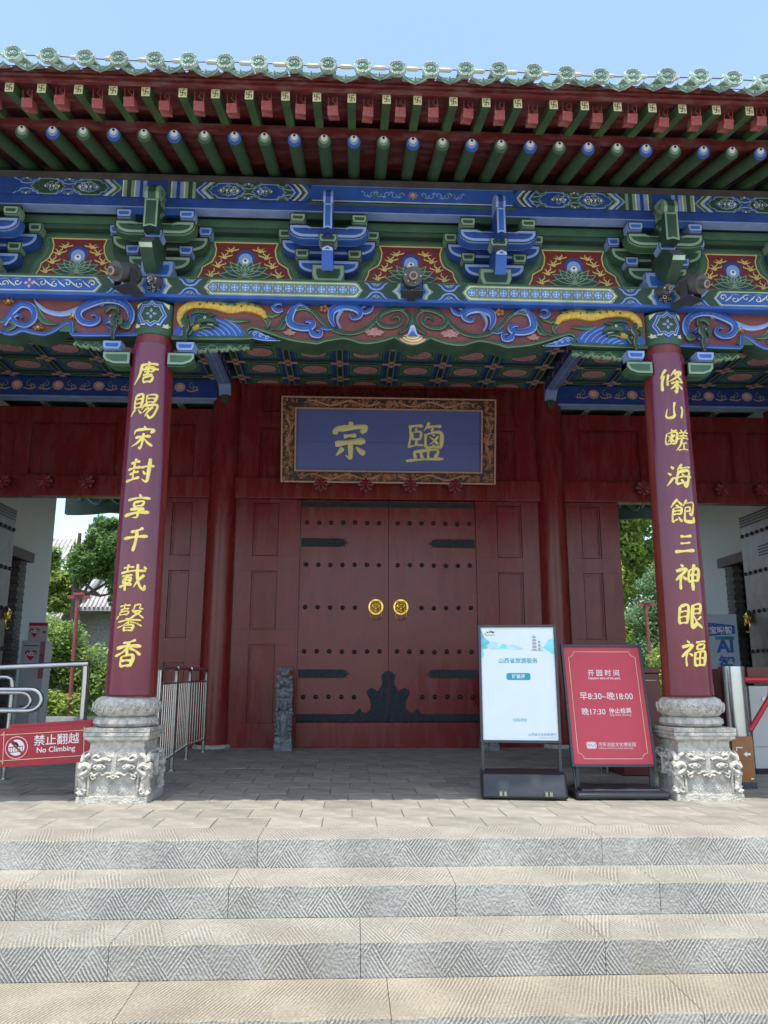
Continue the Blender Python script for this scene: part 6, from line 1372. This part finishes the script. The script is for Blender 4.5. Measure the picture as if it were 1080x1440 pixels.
b = MB(); T = XZ(0); b.rib(T, [(-.06, .34), (-.06, .37), (.0, .37)], .01, WHITE, .002, raw=True); b.poly(T, [(.0, .31), (.035, .335), (.035, .32), (.07, .32), (.07, .30), (.035, .30), (.035, .285)], WHITE, .002); b.rib(T, [(.055, .09), (.08, .09)], .012, WHITE, .002, raw=True); b.build('print', t)
# AED stand and wall poster on the left, AI poster on the right
GYP = mat('stand_grey_white', (.50, .49, .5), .4, var=.03); AEDR = mat('aed_red', (.45, .02, .05), .4)
t = thing('defibrillator_stand', 'grey-white AED cabinet stand with red heart emblems by the white side wall', 'AED stand', (-6.02, 6.9, 0))
b = MB(); b.box(-.24, .17, 0, .32, 0, 1.60, GYP); b.box(-.19, .14, .1, .14, 1.6, 1.92, GYP); bevel(b.build('cabinet', t), .01); b = MB(); T = XZ(0)
def heart(T, b, u, v, s, m, h): b.poly(T, cr([(u, v - s), (u - s * .6, v - .35 * s), (u - s, v + .25 * s), (u - s * .75, v + .7 * s), (u - s * .3, v + .7 * s), (u, v + .35 * s), (u + s * .3, v + .7 * s), (u + s * .75, v + .7 * s), (u + s, v + .25 * s), (u + s * .6, v - .35 * s)], 3, True), m, h)
heart(T, b, -.07, 1.36, .10, AEDR, .002); text('AED', T, b, -.07, 1.34, .085, WHITE, .004, 'CENTER', .003)
b.rect(T, -.20, .06, 1.50, 1.52, INKT, .002); b.rect(T, .08, .165, .95, 1.58, mat('aed_pink', (.42, .12, .15), .4), .0015); b.rect(T, .095, .15, 1.12, 1.5, mat('window_grey', (.25, .16, .16), .3), .003); heart(T, b, .122, 1.34, .035, AEDR, .005)
T2 = XZ(.1); heart(T2, b, -.08, 1.75, .085, AEDR, .002); text('AED', T2, b, -.08, 1.735, .07, WHITE, .004, 'CENTER', .003); b.rect(T2, -.185, .135, 1.86, 1.91, AEDR, .002); heart(T2, b, .09, 1.75, .03, AEDR, .002)
b.rect(T, .0, .14, .1, .5, WHITE, .003); b.rect(T, .05, .10, .26, .264, INKT, .004); b.rect(T, -.19, -.04, .48, .5, INKT, .002); b.build('print', t)
t = thing('wall_poster', 'pale blue poster board with blue AI lettering behind the right column', 'poster', (5.68, 6.0, 0)); t.rotation_euler = (0, 0, R_(-6))
PB = mat('poster_pale_blue', (.42, .50, .58), .4, var=.04); PBD = mat('poster_blue', (.02, .10, .38), .4)
b = MB(); b.box(-.5, .28, 0, .03, .75, 2.05, PB); b.box(-.5, -.45, .03, .4, 0, .75, FRAMEG); b.box(.2, .25, .03, .4, 0, .75, FRAMEG); b.build('board', t)
b = MB(); T = XZ(0); text('AI', T, b, .20, 1.42, .30, PBD, .002, 'RIGHT', .012); text('智', T, b, .21, 1.12, .28, PBD, .002, 'RIGHT', .006)
b.poly(T, [(-.5, 1.95), (.24, 1.86), (.24, 1.72), (-.5, 1.66)], PBD, .002); text('运宝晓智', T, b, .20, 1.735, .13, WHITE, .004, 'RIGHT', .003); b.rect(T, -.1, .22, 1.62, 1.68, TEAL, .003); text('人智能服务', T, b, .2, 1.63, .05, INK, .005, 'RIGHT'); b.build('print', t)
# stone lion posts beside the door
def lion(x, lab):
    t = thing('stone_post', lab, 'stone carving', (x, 4.25, 0)); b = MB(); w_ = .125
    b.box(-w_, w_, -.10, .14, 0, .085, STONEG); b.box(-w_ * .93, w_ * .93, -.09, .13, .085, .17, STONEG); b.box(-w_ * .85, w_ * .85, -.04, .12, .17, .95, STONEG)
    T = XZ(-.09)
    b.relief(T, [(-.08, .12), (-.03, .09), (0, .075), (.03, .09), (.08, .12)], .02, STONEG, STONEG, .02)
    b.relief(T, [(0, .48), (.0, .35), (0, .2)], [.10, .07, .03], STONEG, STONEG, .03, h0=-.05)
    for s in (-1, 1):
        b.relief(T, [(s * .10, .5), (s * .07, .35), (s * .05, .19)], [.035, .028, .025], STONEG, STONEG, .05, h0=-.04)
        for q in range(4): b.relief(T, [(s * .055, .22 + q * .06), (s * .12, .23 + q * .06)], .03, STONEG, STONEG, .03, h0=-.03, n=2)
        for q in range(4): b.ball((s * (.1 - .008 * q), -.06, .50 + q * .05), .034, STONEG, 8, 5)
        b.ball((s * .04, -.12, .95), .022, STONEG); b.ball((s * .085, -.07, .88), .04, STONEG); b.ball((s * .08, -.06, .99), .036, STONEG); b.ball((s * .05, -.07, 1.08), .03, STONEG)
        for q in range(5): b.ball((s * (.095 - q * .004), -.02, .75 + q * .06), .034, STONEG, 7, 4)
    b.ball((0, -.05, .61), .09, STONEG, 12, 8, (.95, .8, .8)); b.relief(T, [(-.06, .64), (-.03, .56), (.03, .56), (.06, .64)], .02, STONEG, STONEG, .05); b.ball((0, -.06, .76), .075, STONEG, 10, 6, (1.2, .8, .7)); b.ball((0, -.08, .93), .078, STONEG, 12, 8, (1, .8, .9)); b.ball((0, -.14, .91), .03, STONEG); b.ball((0, -.06, 1.05), .06, STONEG, sq=(1.2, .9, .9))
    for q in range(7): b.ball((-.09 + q * .03, -.04, 1.10 + .012 * (q % 2)), .02, STONEG, 6, 4)
    b.build('carving', t, 1)
lion(-1.48, 'narrow grey carved stone lion post standing left of the studded door'); lion(1.40, 'grey carved stone lion post right of the door, hidden behind the white poster')

# ------------------------------------------------------------------ landing, steps and ground
def uvbox(nm, x0, x1, y0, y1, z0, z1, mtop, mfront, parent, jit=.0, wear=1):
    """stone block with its own UVs (metres) and slightly worn front edge"""
    n = max(2, int((x1 - x0) / .09)); bm = bmesh.new(); uvl = bm.loops.layers.uv.new('UVMap'); rn = random.Random(int(x0 * 100 + y0 * 77))
    ro = rn.uniform(0, .3); X = [x0 + (x1 - x0) * i / n for i in range(n + 1)]; ch = [.004 + (.010 * max(0, rn.gauss(0, 1)) if 0 < i < n else .006) for i in range(n + 1)] if wear else [.003] * (n + 1)
    rows = []
    for i, x in enumerate(X):
        c = ch[i] * .7; rows.append([bm.verts.new(p) for p in ((x, y0 + (.004 * rn.random()), z0), (x, y0, z1 - c), (x, y0 + c * .9, z1), (x, y1, z1), (x, y1, z0))])
    def F(a, b_, c, d, k, f):
        fc = bm.faces.new((a, b_, c, d)); fc.material_index = k
        for lp in fc.loops: lp[uvl].uv = f(lp.vert.co)
    ff = lambda co: (co.x + ro, co.z - z0); ft = lambda co: (co.x + ro * 2, co.y - y0)
    for i in range(n):
        a, b_ = rows[i], rows[i + 1]; F(a[0], b_[0], b_[1], a[1], 1, ff); F(a[1], b_[1], b_[2], a[2], 0, ft); F(a[2], b_[2], b_[3], a[3], 0, ft); F(a[3], b_[3], b_[4], a[4], 0, ft)
    for r_ in (rows[0], rows[-1]):
        fc = bm.faces.new(r_); fc.material_index = 1
        for lp in fc.loops: lp[uvl].uv = (lp.vert.co.y, lp.vert.co.z)
    bmesh.ops.recalc_face_normals(bm, faces=bm.faces); me = bpy.data.meshes.new(nm); bm.to_mesh(me); bm.free(); me.materials.append(mtop); me.materials.append(mfront)
    return obj(nm, me, parent)
steps = bpy.data.objects.new('stone_steps', None); C.objects.link(steps); steps['kind'] = 'structure'
Y0, TR, RS = -1.707, .431, .1724; g = .0018
def course(y0, y1, zt, joints, mt, mf, h_=RS):
    for a, c_ in zip(joints[:-1], joints[1:]): uvbox('step_block', a + g, c_ - g, y0, y1, zt - h_, zt, mt, mf, steps)
course(Y0, Y0 + .39, 0, [-7, -5.3, -3.35, -1.136, 1.089, 3.3, 5.2, 7], CH_TREAD, CH_RISE, RS + .02)
course(Y0 - TR, Y0 - .004, -RS, [-7, -6.1, -4.1, -2.455, -1.247 + .0, .075, 1.29, 3.1, 5, 7], CH_TREAD, CH_RISE)
course(Y0 - 2 * TR, Y0 - TR - .004, -2 * RS, [-7, -5.6, -3.4, -1.791, -.486, .813, 2.6, 4.4, 7], CH_TREAD, CH_RISE)
course(Y0 - 3 * TR - .05, Y0 - 2 * TR - .004, -3 * RS, [-7, -4.9, -2.9, -1.62, -.35, 1.12, 2.4, 4.2, 7], CH_SLAB, CH_RISE)
b = MB(); b.box(-7, 7, Y0 - 2.0 * TR, Y0 + 3, -.75, -RS * 3.05, JOINT); b.box(-7, 7, Y0 + .0, 11, -.6, -RS - .03, JOINT); b.box(-7, 7, Y0 - TR + .01, Y0 + .2, -.6, -2 * RS - .02, JOINT); b.build('steps_core', steps)
plat = bpy.data.objects.new('landing_pavement', None); C.objects.link(plat); plat['kind'] = 'structure'
b = MB(); b.box(-7, 7, Y0 + .385, 11.0, -.17, -.012, JOINT); b.build('joint_bed', plat)
pv = {}
rn = random.Random(11)
def paver(x0, x1, y0, y1, z):
    key = (round(x1 - x0, 3), round(y1 - y0, 3))
    if key not in pv:
        b = MB(); w_, d_ = key; c = .004
        b.add([(0, 0, -.03), (w_, 0, -.03), (w_, d_, -.03), (0, d_, -.03), (0, 0, -c), (w_, 0, -c), (w_, d_, -c), (0, d_, -c), (c, c, 0), (w_ - c, c, 0), (w_ - c, d_ - c, 0), (c, d_ - c, 0)], [(0, 1, 5, 4), (1, 2, 6, 5), (2, 3, 7, 6), (3, 0, 4, 7), (4, 5, 9, 8), (5, 6, 10, 9), (6, 7, 11, 10), (7, 4, 8, 11), (8, 9, 10, 11)], PAVER)
        pv[key] = b.build('paving_stone', plat, loc=(x0, y0, z))
    else: copyp(pv[key], plat, (x0, y0, z))
y = Y0 + .395; row = 0; cnt = 0; farq = MB()
while y < 9.3:
    D_ = .385; L = .385; x = -6.9 + (row % 2) * .19 + rn.uniform(-.02, .02)
    while x < 6.8:
        z = rn.uniform(-.0015, .0015); vis = abs(x + .23 + .5) < (y + 7.0) * .56 + .5
        if cnt < 298 and vis and y < 7: paver(x, x + L - .004, y, y + D_ - .004, z); cnt += 1
        else:
            c = .004; x1 = x + L - .004; y1 = y + D_ - .004
            farq.add([(x, y, z - .02), (x1, y, z - .02), (x1, y1, z - .02), (x, y1, z - .02), (x, y, z), (x1, y, z), (x1, y1, z), (x, y1, z)], [(4, 5, 6, 7), (0, 1, 5, 4), (1, 2, 6, 5), (3, 0, 4, 7)], PAVER)
        x += L
    y += D_; row += 1
o = farq.build('paving_field', plat); o['kind'] = 'stuff'
b = MB(); b.box(-60, 60, -40, Y0 - 3 * TR - .045, -.74, -3 * RS - .165, CONC); o = b.build('forecourt', None); o['kind'] = 'structure'; o.location = (0, 0, 0)
b = MB()
for i in range(-22, 22):
    for j in range(5): b.box(i * .8 + (j % 2) * .4 + .004, i * .8 + (j % 2) * .4 + .796, Y0 - 3 * TR - .06 - (j + 1) * .5 + .006, Y0 - 3 * TR - .06 - j * .5, -.70, -.682 + .001 * ((i * j) % 3), PAVER)
o = b.build('forecourt_slabs'); o['kind'] = 'structure'
b = MB(); b.add([(-900, -900, -.76), (900, -900, -.76), (900, 1500, -.76), (-900, 1500, -.76)], [(0, 1, 2, 3)], CONC); o = b.build('ground'); o['kind'] = 'structure'
b = MB(); b.box(-70, 70, 11.0, 120, -.5, -.02, SOIL); o = b.build('garden_ground'); o['kind'] = 'structure'
b = MB(); b.box(-14, 14, 11.0, 11.2, -.3, .10, CONC); o = b.build('garden_kerb'); o['kind'] = 'structure'
# grass
b = MB(); rn = random.Random(4)
for i in range(26000):
    x = rn.uniform(-16, -4.5) if i % 5 else rn.uniform(5, 14); y = 11.3 + 12 * rn.random() ** 1.4; hgt = rn.uniform(.05, .14); a = rn.uniform(0, 6.3); w_ = .012
    b.add([(x - w_ * cos(a), y - w_ * sin(a), -.02), (x + w_ * cos(a), y + w_ * sin(a), -.02), (x + rn.uniform(-.05, .05), y + rn.uniform(-.05, .05), hgt)], [(0, 1, 2)], GRASS)
me = bpy.data.meshes.new('lawn'); me.from_pydata(b.v, [], b.f); me.materials.append(GRASS); o = obj('lawn', me); o['kind'] = 'stuff'; o['label'] = 'short sunlit grass of the garden behind the gate'; o['category'] = 'grass'

# ------------------------------------------------------------------ garden behind
def leaves(rn, blobs, n, size, mats, flat=0):
    """leaf-sized faces through lumpy volumes"""
    V = []; F = []; M = []
    tot = sum(b[3] ** 2 for b in blobs)
    for bx, by, bz, br, *sq in blobs:
        k = int(n * br * br / tot); sz = sq[0] if sq else .8
        for i in range(k):
            while True:
                p = Vector((rn.gauss(0, 1), rn.gauss(0, 1), rn.gauss(0, 1)))
                if p.length > .01: break
            p.normalize(); r_ = br * (rn.random() ** .35) * (1 + .22 * sin(p.x * 5 + bx) * cos(p.z * 4 + by)); c = Vector((bx, by, bz)) + Vector((p.x, p.y, p.z * sz)) * r_
            u = Vector((rn.gauss(0, 1), rn.gauss(0, 1), rn.gauss(0, .6))).normalized(); w_ = u.cross(Vector((rn.gauss(0, .5), rn.gauss(0, .5), 1)).normalized()); w_.normalize(); s = size * rn.uniform(.6, 1.4)
            k0 = len(V); V += [tuple(c - u * s), tuple(c + w_ * s * .45), tuple(c + u * s), tuple(c - w_ * s * .45)]; F.append((k0, k0 + 1, k0 + 2, k0 + 3)); M.append(rn.randrange(len(mats)))
    return V, F, M
def plant(name, lab, cat, loc, blobs, n, size, mats, trunk=None, grp=None, seed=1):
    rn = random.Random(seed); t = thing(name, lab, cat, loc, grp); V, F, M = leaves(rn, blobs, n, size, mats)
    me = bpy.data.meshes.new('crown'); me.from_pydata(V, [], F)
    for m in mats: me.materials.append(m)
    me.polygons.foreach_set('material_index', M); obj('crown', me, t)
    b = MB()
    if trunk:
        h_, r_ = trunk; b.tube([(0, 0, 0), (.1, 0, h_ * .4), (0, .1, h_ * .75), (.05, 0, h_)], [r_, r_ * .8, r_ * .6, r_ * .35], BARK, 8)
        for q in range(5):
            bl = blobs[rn.randrange(len(blobs))]; b.tube([(0, 0, h_ * (.5 + .08 * q)), (bl[0] * .5, bl[1] * .5, (bl[2] + h_ * .6) / 2), (bl[0] * .9, bl[1] * .9, bl[2])], [r_ * .4, r_ * .25, .02], BARK, 6)
    else:
        for q in range(4): b.tube([(.1 * q - .2, 0, 0), (.3 * q - .5, .1, blobs[0][2])], [.03, .012], BARK, 5)
    b.build('trunk', t, 1); return t
rn = random.Random(21)
def cluster(n, rx, ry, z0, z1, r0, r1): return [(rn.uniform(-1, 1) * rx, rn.uniform(-1, 1) * ry, rn.uniform(z0, z1), rn.uniform(r0, r1)) for _ in range(n)]
plant('shrub', 'large rounded green shrub behind the left side opening', 'shrub', (-8.6, 14.2, 0), [(-.2, 0, 1.5, 1.35), (.7, .2, 1.1, 1.05), (-1.3, .3, 1.6, 1.15), (1.4, 0, .75, .8), (.3, -.3, 1.9, .8), (-.8, 0, 2.1, .75), (-1.9, .4, 1.2, 1.1)], 32000, .06, [LEAF, LEAF, LEAFY, LEAFD], seed=2)
plant('bamboo_grass', 'yellow-green grassy plant at the foot of the big left shrub', 'plant', (-8.3, 13.1, 0), [(0, 0, .35, .5), (.7, .1, .3, .4), (-.8, 0, .25, .35)], 1500, .07, [LEAFY], seed=3)
plant('tree', 'tall feathery green tree rising behind the left column, its crown hanging over the tiled roof', 'tree', (-10.4, 21, 0), [(.5, 0, 4.9, .85), (1.3, 0, 5.4, 1.1), (2.1, .3, 4.8, 1.2), (1.9, 0, 3.9, .7), (2.3, 0, 5.9, .9), (1.0, 0, 6.2, .55), (2.6, 0, 3.6, .8)], 34000, .085, [LEAFD, LEAFD, LEAF], (6, .18), seed=4)
plant('tree', 'yellow-green leafy tree next to the end of the left white wall', 'tree', (-13.4, 24, 0), [(0, 0, 4.9, 1.1), (.9, .2, 4.4, .9), (.7, 0, 5.5, .7), (-.8, 0, 5.8, .9), (1.6, 0, 4.6, .6), (1.5, 0, 3.8, .6)], 20000, .095, [LEAFY, LEAF], (5, .18), seed=5)
plant('tree', 'dark small tree low in front of the tiled roof at the left wall end', 'tree', (-12.6, 20.5, 0), [(0, 0, 3.9, .75), (.3, 0, 3.2, .7), (-.4, 0, 3.0, .6)], 3500, .07, [LEAFD], (3.2, .12), seed=6)
plant('tree', 'tall bright broadleaf tree filling the right side opening', 'tree', (9.9, 24, 0), cluster(22, 2.6, 1.2, 2.5, 9.0, 1.2, 1.8), 60000, .125, [LEAFY, LEAF, LEAFY], (8, .22), seed=7)
plant('cypress', 'soft blue-green conifer with drooping sprays behind the right column', 'tree', (10.3, 19.5, 0), [(0, 0, 4.1, .9), (.5, 0, 3.3, 1.1), (-.6, .1, 3.0, .85), (.2, 0, 2.2, 1.2), (-.5, -.2, 1.8, .9), (.9, 0, 4.9, .8)], 26000, .06, [mat('conifer', (.2, .33, .16), .7, var=.4, sc_=2, trans=.35)], (5, .15), seed=8)
plant('shrub', 'yellow-green shrub low between the red poster and the right column', 'shrub', (8.9, 14.8, 0), [(0, 0, 1.5, .95), (.6, 0, .9, .9), (-.6, .1, .8, .8), (.5, 0, 2.1, .6)], 17000, .055, [LEAFY, LEAF], seed=9)
plant('tree', 'dark tree deep behind the right side opening', 'tree', (8.2, 31, 0), cluster(26, 5.5, 1.5, 1.0, 14, 1.8, 2.6), 52000, .2, [LEAF, LEAFD], (8, .22), seed=10)
def lamppost(x, y, h_, lab):
    t = thing('lamp_post', lab, 'lamp post', (x, y, 0)); b = MB(); m_ = mat('post_red', (.22, .05, .045), .5); b.tube([(0, 0, 0), (-.02, 0, h_)], .05, m_, 10); b.build('post', t, 1); b = MB(); b.box(-.28, .28, -.03, .03, h_ - .05, h_ + .03, m_); b.box(-.12, .12, -.08, .08, h_ + .03, h_ + .1, m_); b.box(-.03, .03, -.04, .04, h_ - .3, h_, m_); b.build('crossbar', t)
lamppost(-7.45, 13.0, 2.95, 'slim red post with a short crossbar in front of the left shrub'); lamppost(8.85, 17.5, 3.25, 'slim red post with a short crossbar in front of the right conifer')
# tiled courtyard building
t = thing('tiled_roof_building', 'grey-brick courtyard building with a pale grey ribbed tile roof behind the left shrub', 'building', (-12, 30, 0))
b = MB(); BR2 = mat('wall_brick_grey', (.20, .195, .18), .85, var=.3, sc_=9, bump=.4); b.box(-9, 9, 0, 6, 0, 3.75, BR2); b.build('wall', t)
b = MB(); slab(b, -.8, 3.85, 3, 7.2, .12, GTILE, -1.2, 9.5); slab(b, 3, 7.2, 6.8, 3.85, .12, GTILE, -9, 9.5)
for i in range(54): x = -1.1 + i * .2; b.tube([(x, -.85, 4.0), (x, 1.0, 5.55), (x, 2.9, 7.25)], .065, GTILE, 6)
b.build('roof', t, 1)
b = MB(); slab(b, -2.2, 3.3, 2.2, 7.6, .12, GTILE, -9, -1.25)
for i in range(36): x = -8.9 + i * .215; b.tube([(x, -2.25, 3.45), (x, 0, 5.5), (x, 2.1, 7.65)], .07, GTILE, 6)
b.tube([(-1.9, -2.4, 3.4), (-1.3, -1.3, 3.9), (-.75, .2, 5.2), (-.4, 1.7, 7.0), (-.3, 2.3, 7.9)], .2, GTILE, 8); b.build('lower_roof', t, 1)
b = MB(); b.box(-9, 9.5, 2.8, 3.2, 7.2, 7.75, GTILE); b.build('ridge', t)
t = thing('far_building', 'far pale tiled roof showing between the trees on the left', 'building', (-22, 52, 0)); b = MB(); b.box(-9, 9, 0, 6, 0, 6.6, BR2); b.build('wall', t)
b = MB(); slab(b, -1, 6.6, 3.5, 10.2, .3, GTILE, -9.5, 9.5)
for i in range(60): x = -9.4 + i * .32; b.tube([(x, -1.05, 6.9), (x, 3.4, 10.5)], .1, GTILE, 5)
b.box(-9.5, 9.5, 3.3, 3.9, 10.2, 10.9, PLASTER); b.build('roof', t)
print('objects', len(bpy.data.objects), 'tris', sum(len(m.polygons) for m in bpy.data.meshes))
